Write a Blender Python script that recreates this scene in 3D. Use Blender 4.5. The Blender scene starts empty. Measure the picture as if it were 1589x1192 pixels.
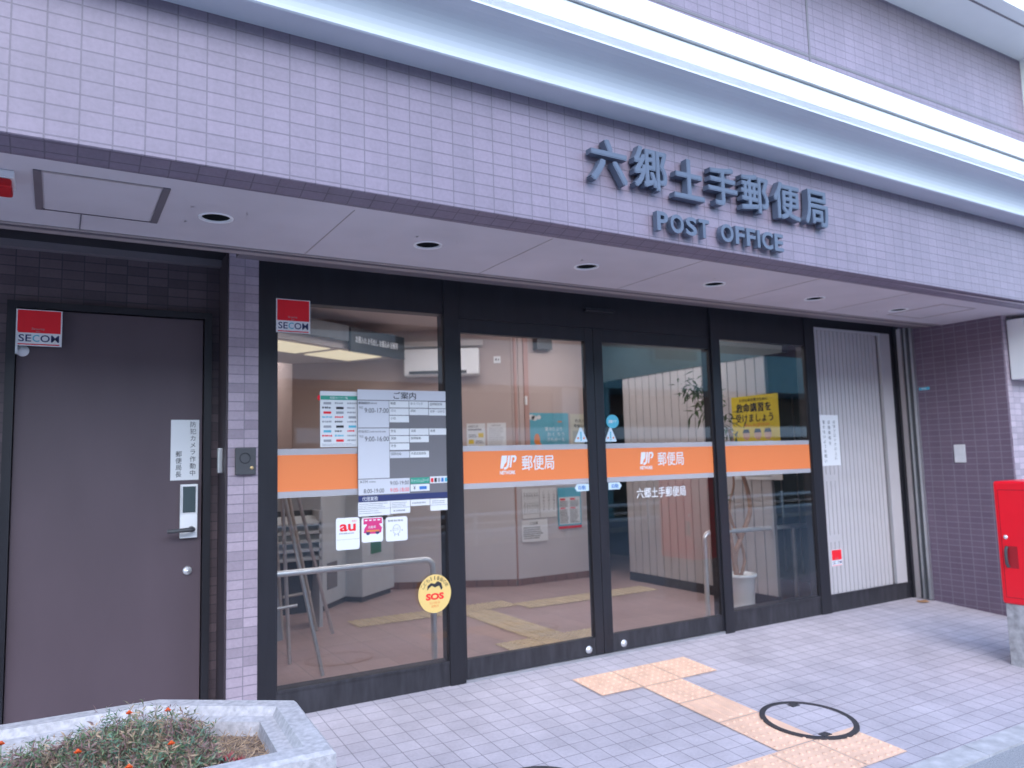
import bpy, bmesh, math, random
from mathutils import Vector, Matrix
random.seed(7)
R = math.radians
scene = bpy.context.scene
col = scene.collection

# ---------------------------------------------------------------- camera
cam_d = bpy.data.cameras.new('camera'); cam = bpy.data.objects.new('camera', cam_d); col.objects.link(cam)
yaw, pitch, roll = R(30.62), R(5.609), R(-1.598)
fw = Vector((math.sin(yaw)*math.cos(pitch), math.cos(yaw)*math.cos(pitch), math.sin(pitch)))
rt0 = Vector((math.cos(yaw), -math.sin(yaw), 0)); up0 = rt0.cross(fw)
rt = math.cos(roll)*rt0 + math.sin(roll)*up0; up = -math.sin(roll)*rt0 + math.cos(roll)*up0
cam.matrix_world = Matrix(((rt.x, up.x, -fw.x, 0.0), (rt.y, up.y, -fw.y, -4.515), (rt.z, up.z, -fw.z, 1.4), (0, 0, 0, 1)))
cam_d.sensor_width = 36; cam_d.lens = 1195.5*36/1589; cam_d.clip_start = 0.05; cam_d.clip_end = 500
scene.camera = cam
cam_d.dof.use_dof = True; cam_d.dof.focus_distance = 3.0; cam_d.dof.aperture_fstop = 2.4
# ---------------------------------------------------------------- sky, sun, exposure
world = bpy.data.worlds.new('World'); scene.world = world; world.use_nodes = True
nt = world.node_tree
sky = nt.nodes.new('ShaderNodeTexSky'); sky.sky_type = 'NISHITA'; sky.sun_disc = False
SUN_EL, SUN_AZ = R(36), R(195)
sky.sun_elevation = SUN_EL; sky.sun_rotation = SUN_AZ; sky.dust_density = 0.6; sky.ozone_density = 3.0; sky.air_density = 1.2
nt.links.new(sky.outputs[0], nt.nodes['Background'].inputs[0]); nt.nodes['Background'].inputs[1].default_value = 0.15
sd = bpy.data.lights.new('sun', 'SUN'); sd.energy = 0.5; sd.angle = R(50); sd.color = (1.0, 0.97, 0.95)
sun = bpy.data.objects.new('sun', sd); col.objects.link(sun)
sv = Vector((math.sin(SUN_AZ)*math.cos(SUN_EL), math.cos(SUN_AZ)*math.cos(SUN_EL), math.sin(SUN_EL)))
sun.rotation_euler = sv.to_track_quat('Z', 'Y').to_euler(); sun.location = sv*30
vs = scene.view_settings
vs.view_transform = 'Standard'; vs.look = 'None'; vs.gamma = 1; vs.use_curve_mapping = False; vs.exposure = 2.05
scene.cycles.max_bounces = 10; scene.cycles.transparent_max_bounces = 16

# ---------------------------------------------------------------- materials
MATS = {}
def new_mat(name):
    m = bpy.data.materials.new(name); m.use_nodes = True
    n = m.node_tree.nodes; b = n['Principled BSDF']
    return m, m.node_tree, b
def mat(name, c, rough=0.5, metal=0.0, var=0.08, scale=9.0, bump=0.0, bscale=120.0, spec=0.5, coord='Object', streak=None):
    if name in MATS: return MATS[name]
    m, t, b = new_mat(name); L = t.links.new
    b.inputs['Roughness'].default_value = rough; b.inputs['Metallic'].default_value = metal
    b.inputs['Specular IOR Level'].default_value = spec
    tc = t.nodes.new('ShaderNodeTexCoord')
    mp = t.nodes.new('ShaderNodeMapping'); L(tc.outputs[coord], mp.inputs[0])
    if streak: mp.inputs['Scale'].default_value = streak
    nz = t.nodes.new('ShaderNodeTexNoise'); nz.inputs['Scale'].default_value = scale; nz.inputs['Detail'].default_value = 6
    L(mp.outputs[0], nz.inputs['Vector'])
    rp = t.nodes.new('ShaderNodeValToRGB'); L(nz.outputs[0], rp.inputs[0])
    rp.color_ramp.elements[0].position = 0.3; rp.color_ramp.elements[1].position = 0.7
    rp.color_ramp.elements[0].color = (*[x*(1-var) for x in c], 1); rp.color_ramp.elements[1].color = (*[min(1, x*(1+var)) for x in c], 1)
    L(rp.outputs[0], b.inputs['Base Color'])
    if bump:
        n2 = t.nodes.new('ShaderNodeTexNoise'); n2.inputs['Scale'].default_value = bscale; n2.inputs['Detail'].default_value = 4
        L(tc.outputs[coord], n2.inputs['Vector'])
        bp = t.nodes.new('ShaderNodeBump'); bp.inputs['Strength'].default_value = bump; bp.inputs['Distance'].default_value = 0.004
        L(n2.outputs[0], bp.inputs['Height']); L(bp.outputs[0], b.inputs['Normal'])
    MATS[name] = m; return m
def brick_mat(name, c1, c2, mortar, bw, rh, ms, off=(0, 0), rough=0.45, bump=0.5, dirt=0.12, offset=0.0, spec=0.4, dscale=1.6, msmooth=0.15, mrough=None, streak=(5.0, 0.5), samt=0.06):
    if name in MATS: return MATS[name]
    m, t, b = new_mat(name); L = t.links.new
    tc = t.nodes.new('ShaderNodeTexCoord'); mp = t.nodes.new('ShaderNodeMapping')
    mp.inputs['Location'].default_value = (off[0], off[1], 0)
    L(tc.outputs['UV'], mp.inputs[0])
    br = t.nodes.new('ShaderNodeTexBrick'); br.offset = offset; br.squash = 1.0
    br.inputs['Scale'].default_value = 1; br.inputs['Brick Width'].default_value = bw; br.inputs['Row Height'].default_value = rh
    br.inputs['Mortar Size'].default_value = ms; br.inputs['Mortar Smooth'].default_value = msmooth
    br.inputs['Color1'].default_value = (*c1, 1); br.inputs['Color2'].default_value = (*c2, 1); br.inputs['Mortar'].default_value = (*mortar, 1)
    L(mp.outputs[0], br.inputs['Vector'])
    nz = t.nodes.new('ShaderNodeTexNoise'); nz.inputs['Scale'].default_value = dscale; nz.inputs['Detail'].default_value = 8; nz.inputs['Roughness'].default_value = 0.65
    L(tc.outputs['UV'], nz.inputs['Vector'])
    mr = t.nodes.new('ShaderNodeMapRange'); mr.inputs['From Min'].default_value = 0.3; mr.inputs['From Max'].default_value = 0.7
    mr.inputs['To Min'].default_value = 1-dirt; mr.inputs['To Max'].default_value = 1+dirt*0.6
    L(nz.outputs[0], mr.inputs[0])
    n3 = t.nodes.new('ShaderNodeTexNoise'); n3.inputs['Scale'].default_value = 60; n3.inputs['Detail'].default_value = 4
    L(tc.outputs['UV'], n3.inputs['Vector'])
    m3 = t.nodes.new('ShaderNodeMapRange'); m3.inputs['From Min'].default_value = 0.3; m3.inputs['From Max'].default_value = 0.7
    m3.inputs['To Min'].default_value = 0.94; m3.inputs['To Max'].default_value = 1.05
    L(n3.outputs[0], m3.inputs[0])
    mu = t.nodes.new('ShaderNodeMath'); mu.operation = 'MULTIPLY'; L(mr.outputs[0], mu.inputs[0]); L(m3.outputs[0], mu.inputs[1])
    sm_ = t.nodes.new('ShaderNodeMapping'); sm_.inputs['Scale'].default_value = (streak[0], streak[1], 1); L(tc.outputs['UV'], sm_.inputs[0])
    n4 = t.nodes.new('ShaderNodeTexNoise'); n4.inputs['Scale'].default_value = 1.6; n4.inputs['Detail'].default_value = 7; n4.inputs['Roughness'].default_value = 0.7; L(sm_.outputs[0], n4.inputs['Vector'])
    m4 = t.nodes.new('ShaderNodeMapRange'); m4.inputs['From Min'].default_value = 0.35; m4.inputs['From Max'].default_value = 0.65
    m4.inputs['To Min'].default_value = 1-samt; m4.inputs['To Max'].default_value = 1+samt*0.7; L(n4.outputs[0], m4.inputs[0])
    mu2 = t.nodes.new('ShaderNodeMath'); mu2.operation = 'MULTIPLY'; L(mu.outputs[0], mu2.inputs[0]); L(m4.outputs[0], mu2.inputs[1]); mu = mu2
    vm = t.nodes.new('ShaderNodeVectorMath'); vm.operation = 'SCALE'; L(br.outputs['Color'], vm.inputs[0]); L(mu.outputs[0], vm.inputs['Scale'])
    L(vm.outputs[0], b.inputs['Base Color'])
    b.inputs['Roughness'].default_value = rough; b.inputs['Specular IOR Level'].default_value = spec
    iv = t.nodes.new('ShaderNodeMath'); iv.operation = 'MULTIPLY_ADD'; iv.inputs[1].default_value = -1; iv.inputs[2].default_value = 1
    L(br.outputs['Fac'], iv.inputs[0])
    ad = t.nodes.new('ShaderNodeMath'); ad.operation = 'MULTIPLY_ADD'; ad.inputs[1].default_value = 0.25; L(n3.outputs[0], ad.inputs[0]); L(iv.outputs[0], ad.inputs[2])
    bp = t.nodes.new('ShaderNodeBump'); bp.inputs['Strength'].default_value = bump; bp.inputs['Distance'].default_value = 0.004
    L(ad.outputs[0], bp.inputs['Height']); L(bp.outputs[0], b.inputs['Normal'])
    MATS[name] = m; return m
def glass_mat(name, tint=(0.86, 0.89, 0.9), refl=1.0):
    m, t, b = new_mat(name); L = t.links.new
    t.nodes.remove(b); out = [n for n in t.nodes if n.type == 'OUTPUT_MATERIAL'][0]
    tr = t.nodes.new('ShaderNodeBsdfTransparent'); tr.inputs[0].default_value = (*tint, 1)
    gl = t.nodes.new('ShaderNodeBsdfGlossy'); gl.inputs['Roughness'].default_value = 0.015; gl.inputs[0].default_value = (0.95, 0.97, 1, 1)
    fr = t.nodes.new('ShaderNodeFresnel'); fr.inputs[0].default_value = 1.5
    mx = t.nodes.new('ShaderNodeMath'); mx.operation = 'MULTIPLY'; mx.inputs[1].default_value = refl; L(fr.outputs[0], mx.inputs[0])
    ms = t.nodes.new('ShaderNodeMixShader'); L(mx.outputs[0], ms.inputs[0]); L(tr.outputs[0], ms.inputs[1]); L(gl.outputs[0], ms.inputs[2])
    L(ms.outputs[0], out.inputs[0]); MATS[name] = m; return m
def film_mat(name, c, alpha, rough=0.5):
    m, t, b = new_mat(name)
    b.inputs['Base Color'].default_value = (*c, 1); b.inputs['Roughness'].default_value = rough; b.inputs['Alpha'].default_value = alpha
    MATS[name] = m; return m
def emit_mat(name, c, s):
    m, t, b = new_mat(name)
    b.inputs['Base Color'].default_value = (*c, 1); b.inputs['Emission Color'].default_value = (*c, 1); b.inputs['Emission Strength'].default_value = s
    MATS[name] = m; return m

TW, TH = 0.1015, 0.0533
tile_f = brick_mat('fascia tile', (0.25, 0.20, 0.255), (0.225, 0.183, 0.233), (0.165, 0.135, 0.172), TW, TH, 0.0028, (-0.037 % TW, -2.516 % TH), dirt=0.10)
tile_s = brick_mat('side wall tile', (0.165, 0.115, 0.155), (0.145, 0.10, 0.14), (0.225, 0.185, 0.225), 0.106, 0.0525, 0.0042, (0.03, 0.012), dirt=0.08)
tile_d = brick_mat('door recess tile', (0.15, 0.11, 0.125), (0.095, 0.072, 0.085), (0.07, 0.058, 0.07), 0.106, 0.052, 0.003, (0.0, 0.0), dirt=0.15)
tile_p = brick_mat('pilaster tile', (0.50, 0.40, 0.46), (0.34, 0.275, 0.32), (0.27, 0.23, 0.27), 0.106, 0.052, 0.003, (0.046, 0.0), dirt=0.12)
paver = brick_mat('concrete paver', (0.56, 0.50, 0.53), (0.50, 0.445, 0.475), (0.32, 0.285, 0.305), 0.112, 0.112, 0.003, (0.03, 0.06), rough=0.9, dirt=0.15, spec=0.15, bump=0.45, dscale=2.6, streak=(0.7, 0.7), samt=0.10)
floor_t = brick_mat('terracotta floor tile', (0.52, 0.36, 0.335), (0.475, 0.325, 0.305), (0.40, 0.30, 0.28), 0.30, 0.30, 0.004, rough=0.35, dirt=0.12)
skirt_t = brick_mat('skirting tile', (0.24, 0.125, 0.10), (0.22, 0.115, 0.09), (0.14, 0.08, 0.07), 0.15, 0.3, 0.006, rough=0.35)
white_metal = mat('white painted metal', (0.80, 0.80, 0.79), 0.4, 0, 0.03, 3, streak=(1, 1, 0.2))
cornice_m = mat('pale blue grey cornice paint', (0.60, 0.63, 0.68), 0.45, 0, 0.03, 3, streak=(1, 1, 0.2))
soffit_m = mat('off white soffit board', (0.63, 0.575, 0.60), 0.7, 0, 0.08, 1.8)
trim_m = mat('beige metal trim', (0.42, 0.36, 0.35), 0.45, 0, 0.05)
trim_d = mat('dark grey metal trim', (0.19, 0.165, 0.18), 0.4, 0, 0.05)
groove_m = mat('sealant joint', (0.16, 0.15, 0.17), 0.8, 0, 0.05)
black_al = mat('dark bronze aluminium', (0.020, 0.019, 0.024), 0.38, 0.0, 0.15, 14, streak=(1, 1, 0.15), spec=0.45)
black_base = mat('dusty dark aluminium', (0.036, 0.034, 0.040), 0.5, 0.0, 0.35, 7, streak=(3, 3, 0.6), spec=0.4)
door_m = mat('brown steel door paint', (0.10, 0.07, 0.083), 0.5, 0, 0.10, 3.5, bump=0.06, bscale=25, streak=(1, 1, 0.35))
steel = mat('brushed steel', (0.82, 0.82, 0.83), 0.36, 0.6, 0.05, 20)
al_m = mat('anodised aluminium', (0.55, 0.55, 0.56), 0.4, 0.8, 0.06)
sign_m = mat('blue grey sign letter paint', (0.095, 0.115, 0.165), 0.45, 0, 0.06)
panel_m = mat('ribbed cream steel panel', (0.52, 0.485, 0.485), 0.45, 0, 0.03, 4)
panel_g = mat('panel groove', (0.16, 0.145, 0.145), 0.6, 0, 0.05)
glass = glass_mat('clear window glass', refl=1.9)      # both faces of the pane in one sheet
orange = film_mat('orange vinyl film', (0.92, 0.25, 0.075), 1.0, 0.45)
greyfilm = film_mat('frosted grey film', (0.62, 0.61, 0.64), 0.55, 0.5)
whitev = mat('white vinyl', (0.84, 0.84, 0.85), 0.5, 0, 0.01)
paper = mat('white paper', (0.80, 0.80, 0.80), 0.75, 0, 0.02, 6)
ink = mat('black ink', (0.03, 0.03, 0.035), 0.7, 0, 0.02)
inkg = mat('grey ink', (0.36, 0.36, 0.38), 0.7, 0, 0.05)
inkb = mat('blue ink', (0.05, 0.20, 0.55), 0.7, 0, 0.02)
inkr = mat('red ink', (0.88, 0.012, 0.025), 0.6, 0, 0.02)
inkc = mat('cyan ink', (0.10, 0.48, 0.62), 0.6, 0, 0.02)
inkgr = mat('green ink', (0.05, 0.36, 0.25), 0.6, 0, 0.02)
inky = mat('yellow ink', (0.80, 0.58, 0.05), 0.6, 0, 0.02)
inkm = mat('magenta ink', (0.70, 0.04, 0.20), 0.6, 0, 0.02)
inkn = mat('navy ink', (0.03, 0.04, 0.14), 0.6, 0, 0.02)
inko = mat('orange ink', (0.80, 0.25, 0.06), 0.6, 0, 0.02)
boardg = mat('light lavender board', (0.68, 0.68, 0.72), 0.6, 0, 0.01)
boardd = mat('grey board backing', (0.19, 0.18, 0.19), 0.6, 0, 0.02)
redp = mat('red postbox enamel', (0.92, 0.006, 0.022), 0.32, 0, 0.04, 3)
concrete = mat('weathered white concrete', (0.52, 0.485, 0.49), 0.9, 0, 0.20, 45, bump=0.9, bscale=160, spec=0.2)
concrete_g = mat('grey concrete', (0.50, 0.475, 0.48), 0.9, 0, 0.2, 12, bump=0.4, bscale=140, spec=0.2)
soil = mat('dry soil', (0.26, 0.19, 0.15), 0.95, 0, 0.35, 45, bump=0.9, bscale=220, spec=0.1)
asphalt = mat('asphalt', (0.34, 0.335, 0.345), 0.9, 0, 0.25, 160, bump=0.5, bscale=260, spec=0.2)
iron = mat('cast iron', (0.065, 0.06, 0.066), 0.55, 0.3, 0.2, 30, bump=0.3)
tact = mat('yellow tactile tile', (0.86, 0.55, 0.39), 0.85, 0, 0.10, 8, bump=0.3, spec=0.2)
tact_i = mat('indoor tactile tile', (0.62, 0.48, 0.32), 0.6, 0, 0.08, 8)
wall_i = mat('pinkish interior wall', (0.53, 0.42, 0.385), 0.8, 0, 0.03, 2)
ceil_i = mat('interior ceiling board', (0.66, 0.58, 0.54), 0.8, 0, 0.03, 2)
pillar_i = mat('salmon trim', (0.50, 0.30, 0.26), 0.6, 0, 0.03)
darkteal = mat('dark teal panel', (0.05, 0.075, 0.08), 0.5, 0, 0.05)
hole = mat('black downlight baffle', (.008,.008,.009), .6, 0, .05)
machine = mat('light grey cabinet', (0.56, 0.58, 0.60), 0.45, 0, 0.03)
darkg = mat('dark grey plastic', (0.07, 0.07, 0.075), 0.5, 0, 0.05)
plast = mat('white plastic', (0.90, 0.89, 0.89), 0.4, 0, 0.02)
leafm = mat('glossy leaf', (0.065, 0.12, 0.04), 0.45, 0, 0.35, 6)
bark = mat('pale brown bark', (0.40, 0.24, 0.17), 0.85, 0, 0.2, 20, bump=0.4)

# ---------------------------------------------------------------- mesh helpers
def box_uv(me):
    uv = me.uv_layers.new(name='UVMap')
    for p in me.polygons:
        n = p.normal; a = max(range(3), key=lambda k: abs(n[k]))
        for li in p.loop_indices:
            c = me.vertices[me.loops[li].vertex_index].co
            uv.data[li].uv = (c.y, c.z) if a == 0 else ((c.x, c.z) if a == 1 else (c.x, c.y))
def yv(x, y): return y + 0.018*(x-2)        # the upper facade stands at a slight angle to the glazing
class MB:
    def __init__(s): s.v = []; s.f = []; s.m = []; s.mats = []; s.sm = []
    def mi(s, m):
        if m not in s.mats: s.mats.append(m)
        return s.mats.index(m)
    def add(s, vs, fs, m, smooth=False):
        o = len(s.v); s.v += [tuple(v) for v in vs]; k = s.mi(m)
        for f in fs: s.f.append([o+i for i in f]); s.m.append(k); s.sm.append(smooth)
        return s
    def box(s, x0, x1, y0, y1, z0, z1, m):
        v = [(x0,y0,z0),(x1,y0,z0),(x1,y1,z0),(x0,y1,z0),(x0,y0,z1),(x1,y0,z1),(x1,y1,z1),(x0,y1,z1)]
        return s.add(v, [(0,3,2,1),(4,5,6,7),(0,1,5,4),(1,2,6,5),(2,3,7,6),(3,0,4,7)], m)
    def prism(s, poly, z0, z1, m):          # ccw polygon in xy, extruded in z
        n = len(poly); v = [(x,y,z0) for x,y in poly]+[(x,y,z1) for x,y in poly]
        return s.add(v, [tuple(range(n-1,-1,-1)), tuple(range(n,2*n))]+[(i,(i+1)%n,n+(i+1)%n,n+i) for i in range(n)], m)
    def profile(s, pts, x0, x1, m, smooth=False):   # (y,z) outline extruded along x
        n = len(pts); v = [(x0,y,z) for y,z in pts]+[(x1,y,z) for y,z in pts]
        return s.add(v, [tuple(range(n)), tuple(range(2*n-1,n-1,-1))]+[(i,n+i,n+(i+1)%n,(i+1)%n) for i in range(n)], m, smooth)
    def tube(s, path, r, m, seg=12, closed_ends=True):
        P = [Vector(p) for p in path]; rr = r if isinstance(r, (list, tuple)) else [r]*len(P)
        rings = []; prev = None
        for i, p in enumerate(P):
            d = (P[min(i+1, len(P)-1)]-P[max(i-1, 0)]).normalized()
            if prev is None:
                a = Vector((0,0,1)) if abs(d.z) < 0.9 else Vector((1,0,0)); n1 = d.cross(a).normalized()
            else: n1 = (prev - d*prev.dot(d)).normalized()
            prev = n1; n2 = d.cross(n1)
            rings.append([p+rr[i]*(math.cos(2*math.pi*k/seg)*n1+math.sin(2*math.pi*k/seg)*n2) for k in range(seg)])
        v = [q for ring in rings for q in ring]; f = []
        for i in range(len(P)-1):
            for k in range(seg): f.append((i*seg+k, i*seg+(k+1)%seg, (i+1)*seg+(k+1)%seg, (i+1)*seg+k))
        s.add(v, f, m, True)
        if closed_ends:
            s.add(rings[0], [tuple(range(seg-1,-1,-1))], m); s.add(rings[-1], [tuple(range(seg))], m)
        return s
    def lathe(s, prof, c, m, seg=32, axis='z'):      # (r,h) profile
        v = []; f = []
        for r, h in prof:
            for k in range(seg):
                a = 2*math.pi*k/seg; p = (r*math.cos(a), r*math.sin(a), h)
                if axis == 'y': p = (p[0], -p[2], p[1])
                if axis == 'x': p = (-p[2], p[0], p[1])
                v.append((c[0]+p[0], c[1]+p[1], c[2]+p[2]))
        for i in range(len(prof)-1):
            for k in range(seg): f.append((i*seg+k, i*seg+(k+1)%seg, (i+1)*seg+(k+1)%seg, (i+1)*seg+k))
        return s.add(v, f, m, True)
    def build(s, name, parent=None, shear=False, bevel=0, autosm=False):
        v = [(x, yv(x, y), z) for x, y, z in s.v] if shear else s.v
        me = bpy.data.meshes.new(name); 
        org = Vector((0, 0, 0))
        if parent is None:
            xs = [p[0] for p in v]; ys = [p[1] for p in v]; zs = [p[2] for p in v]
            org = Vector(((min(xs)+max(xs))/2, (min(ys)+max(ys))/2, min(zs)))
        elif parent.get('base'): org = Vector(parent['base'])
        me.from_pydata([tuple(Vector(p)-Vector((0,0,0))) for p in v], [], s.f); me.update()
        for m in s.mats: me.materials.append(m)
        me.polygons.foreach_set('material_index', s.m); me.polygons.foreach_set('use_smooth', s.sm)
        box_uv(me)
        me.transform(Matrix.Translation(-org))
        o = bpy.data.objects.new(name, me); col.objects.link(o)
        if parent is None: o.location = org
        else: o.parent = parent; o['base'] = list(org)
        if bevel:
            bm = bmesh.new(); bm.from_mesh(me); bmesh.ops.remove_doubles(bm, verts=bm.verts, dist=1e-5)
            bmesh.ops.bevel(bm, geom=[e for e in bm.edges if e.is_manifold and e.calc_face_angle(0) > 0.5], offset=bevel, segments=3, affect='EDGES', profile=0.6)
            bm.to_mesh(me); bm.free()
        return o
def tag(o, label=None, cat=None, group=None, kind=None):
    if label: o['label'] = label
    if cat: o['category'] = cat
    if group: o['group'] = group
    if kind: o['kind'] = kind
    return o
def thing(name, loc, label, cat, group=None):
    o = bpy.data.objects.new(name, None); col.objects.link(o); o.location = loc; o.empty_display_size = 0.1
    o['base'] = list(loc)
    return tag(o, label, cat, group)
def struct(name, mb, **k): return tag(mb.build(name, **k), kind='structure')

# text as triangles in a 2-D plane
_tc = {}
def glyphs(body, bold=0.0, res=3):
    if any(ord(c) > 0x2fff for c in body): bold = 0.0
    key = (body, bold, res)
    if key in _tc: return _tc[key]
    cu = bpy.data.curves.new('lettering', 'FONT'); cu.body = body; cu.size = 1; cu.resolution_u = res; cu.offset = bold
    o = bpy.data.objects.new('lettering', cu); col.objects.link(o)
    bpy.context.view_layer.update()
    ev = o.evaluated_get(bpy.context.evaluated_depsgraph_get()); me = ev.to_mesh()
    v = [(p.co.x, p.co.y) for p in me.vertices]; f = [tuple(p.vertices) for p in me.polygons]
    ev.to_mesh_clear(); bpy.data.objects.remove(o); bpy.data.curves.remove(cu)
    if v:
        xs = [p[0] for p in v]; ys = [p[1] for p in v]; bb = (min(xs), min(ys), max(xs), max(ys))
    else: bb = (0, 0, 1, 1)
    _tc[key] = (v, f, bb); return _tc[key]
class Flat:
    """a flat sheet with printing on it: O origin, U right, V up, N towards the viewer"""
    def __init__(s, O, U=(1,0,0), V=(0,0,1), N=(0,-1,0)):
        s.mb = MB(); s.O = Vector(O); s.U = Vector(U).normalized(); s.V = Vector(V).normalized(); s.N = Vector(N).normalized(); s.k = 0
    def P(s, u, v, n): return s.O+s.U*u+s.V*v+s.N*n
    def slab(s, u0, v0, u1, v1, m, t=0.001, n0=0.0):
        a = [s.P(u,v,n0) for u,v in ((u0,v0),(u1,v0),(u1,v1),(u0,v1))]; b = [s.P(u,v,n0+t) for u,v in ((u0,v0),(u1,v0),(u1,v1),(u0,v1))]
        s.mb.add(a+b, [(3,2,1,0),(4,5,6,7),(0,1,5,4),(1,2,6,5),(2,3,7,6),(3,0,4,7)], m); return s
    def poly(s, pts, m, n=0.0016):
        s.mb.add([s.P(u,v,n) for u,v in pts], [tuple(range(len(pts)))], m); return s
    def polyslab(s, pts, m, t=0.001):
        k = len(pts); s.mb.add([s.P(u,v,0) for u,v in pts]+[s.P(u,v,t) for u,v in pts], [tuple(range(k-1,-1,-1)), tuple(range(k,2*k))]+[(i,(i+1)%k,k+(i+1)%k,k+i) for i in range(k)], m); return s
    def rect(s, u0, v0, u1, v1, m, n=0.0016): return s.poly([(u0,v0),(u1,v0),(u1,v1),(u0,v1)], m, n)
    def text(s, body, u0, v0, u1, v1, m, n=0.0022, bold=0.0, fit=True, align='c'):
        v, f, bb = glyphs(body, bold)
        w, h = max(bb[2]-bb[0], 1e-6), max(bb[3]-bb[1], 1e-6)
        if fit: sx, sy = (u1-u0)/w, (v1-v0)/h
        else: sx = sy = min((u1-u0)/w, (v1-v0)/h)
        ou = u0 if (fit or align == 'l') else (u0+u1-w*sx)/2
        ov = v0 if fit else (v0+v1-h*sy)/2
        sh = [(0, 0)]
        if bold and any(ord(c) > 0x2fff for c in body): sh = [(-bold*sx, 0), (bold*sx, 0), (0, bold*sy)]
        for q, (dx, dy) in enumerate(sh): s.mb.add([s.P(ou+(x-bb[0])*sx+dx, ov+(y-bb[1])*sy+dy, n+q*.00025) for x, y in v], f, m)
        return s
    def vtext(s, body, uc, vtop, size, m, pitch=None, bold=0.0, n=0.0022):   # vertical writing
        pitch = pitch or size*1.1
        for i, ch in enumerate(body):
            v, f, bb = glyphs(ch, bold); k = size/0.95
            w = bb[2]-bb[0]; h = bb[3]-bb[1]
            kk = min(k, size/max(w, h, 1e-6))
            cv = vtop-size/2-i*pitch
            s.mb.add([s.P(uc+(x-(bb[0]+bb[2])/2)*kk, cv+(y-(bb[1]+bb[3])/2)*kk, n) for x, y in v], f, m)
        return s
    def lines(s, u0, v0, u1, v1, rows, m, fill=0.45, seed=0, n=0.0018, gap=0.14):    # print too small to read: broken dashes
        rnd = random.Random(seed); h = (v1-v0)/rows
        for r in range(rows):
            u = u0; vb = v0+h*r+h*(1-fill)/2
            end = u0+(u1-u0)*rnd.uniform(0.72, 1.0)
            while u < end:
                w = rnd.uniform(0.35, 0.9)*h*fill*1.3
                s.rect(u, vb, min(u+w, u1), vb+h*fill*rnd.uniform(0.75, 1.0), m, n); u += w*(1+rnd.uniform(0.15, 0.5))
        return s
    def disc(s, uc, vc, ru, rv, m, seg=40, n=0.0016):
        return s.poly([(uc+ru*math.cos(2*math.pi*k/seg), vc+rv*math.sin(2*math.pi*k/seg)) for k in range(seg)], m, n)
    def build(s, name, parent=None): return s.mb.build(name, parent)
def rrect(u0, v0, u1, v1, r, seg=5):
    pts = []
    for cx, cy, a0 in ((u1-r, v1-r, 0), (u0+r, v1-r, 90), (u0+r, v0+r, 180), (u1-r, v0+r, 270)):
        for k in range(seg+1):
            a = R(a0+90*k/seg); pts.append((cx+r*math.cos(a), cy+r*math.sin(a)))
    return pts
CY, CZ = 4.515, 1.4
def rs(x, z, y0=-0.03, y1=0.0085):           # measured on the plane y0, wanted on the plane y1
    k = (CY+y1)/(CY+y0); return x*k, CZ+(z-CZ)*k

# ================================================================ SETTING
SL = 0.07
def gz(y): return SL*y if y > -2.6 else SL*-2.6+0.0*(y+2.6)
mb = MB()
mb.add([(-12,-2.085,gz(-2.085)),(16,-2.085,gz(-2.085)),(16,0.3,gz(0.3)),(-12,0.3,gz(0.3))], [(0,1,2,3)], paver)
struct('pavement', mb)
mb = MB()
for i in range(40):
    x0 = -12+i*0.6-0.09; x1 = x0+0.595
    mb.add([(x0,-2.215,gz(-2.215)+.002),(x1,-2.215,gz(-2.215)+.002),(x1,-2.089,gz(-2.085)+.002),(x0,-2.089,gz(-2.085)+.002),
            (x0,-2.215,-.4),(x1,-2.215,-.4),(x1,-2.089,-.4),(x0,-2.089,-.4)], [(0,1,2,3),(4,7,6,5),(0,4,5,1),(1,5,6,2),(2,6,7,3),(3,7,4,0)], concrete_g)
struct('kerb', mb)
mb = MB()
mb.add([(-60,-2.6,gz(-2.6)),(60,-2.6,gz(-2.6)),(60,-2.13,gz(-2.215)-.008),(-60,-2.13,gz(-2.215)-.008)], [(0,1,2,3)], asphalt)
mb.add([(-60,-8.5,gz(-2.6)),(60,-8.5,gz(-2.6)),(60,-2.6,gz(-2.6)),(-60,-2.6,gz(-2.6))], [(0,1,2,3)], asphalt)
struct('road', mb)
mb = MB(); mb.add([(-200,-200,-.45),(200,-200,-.45),(200,200,-.45),(-200,200,-.45)], [(0,1,2,3)], concrete_g)
struct('ground', mb)
mb = MB(); mb.box(-60,60,-10.5,-8.5,-.44,-.08, concrete_g); struct('sidewalk', mb)
mb = MB(); mb.add([(0.9,0.02,0.004),(7.1,0.02,0.004),(7.1,6.2,0.004),(0.9,6.2,0.004)], [(0,1,2,3)], floor_t); struct('floor', mb)
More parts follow.
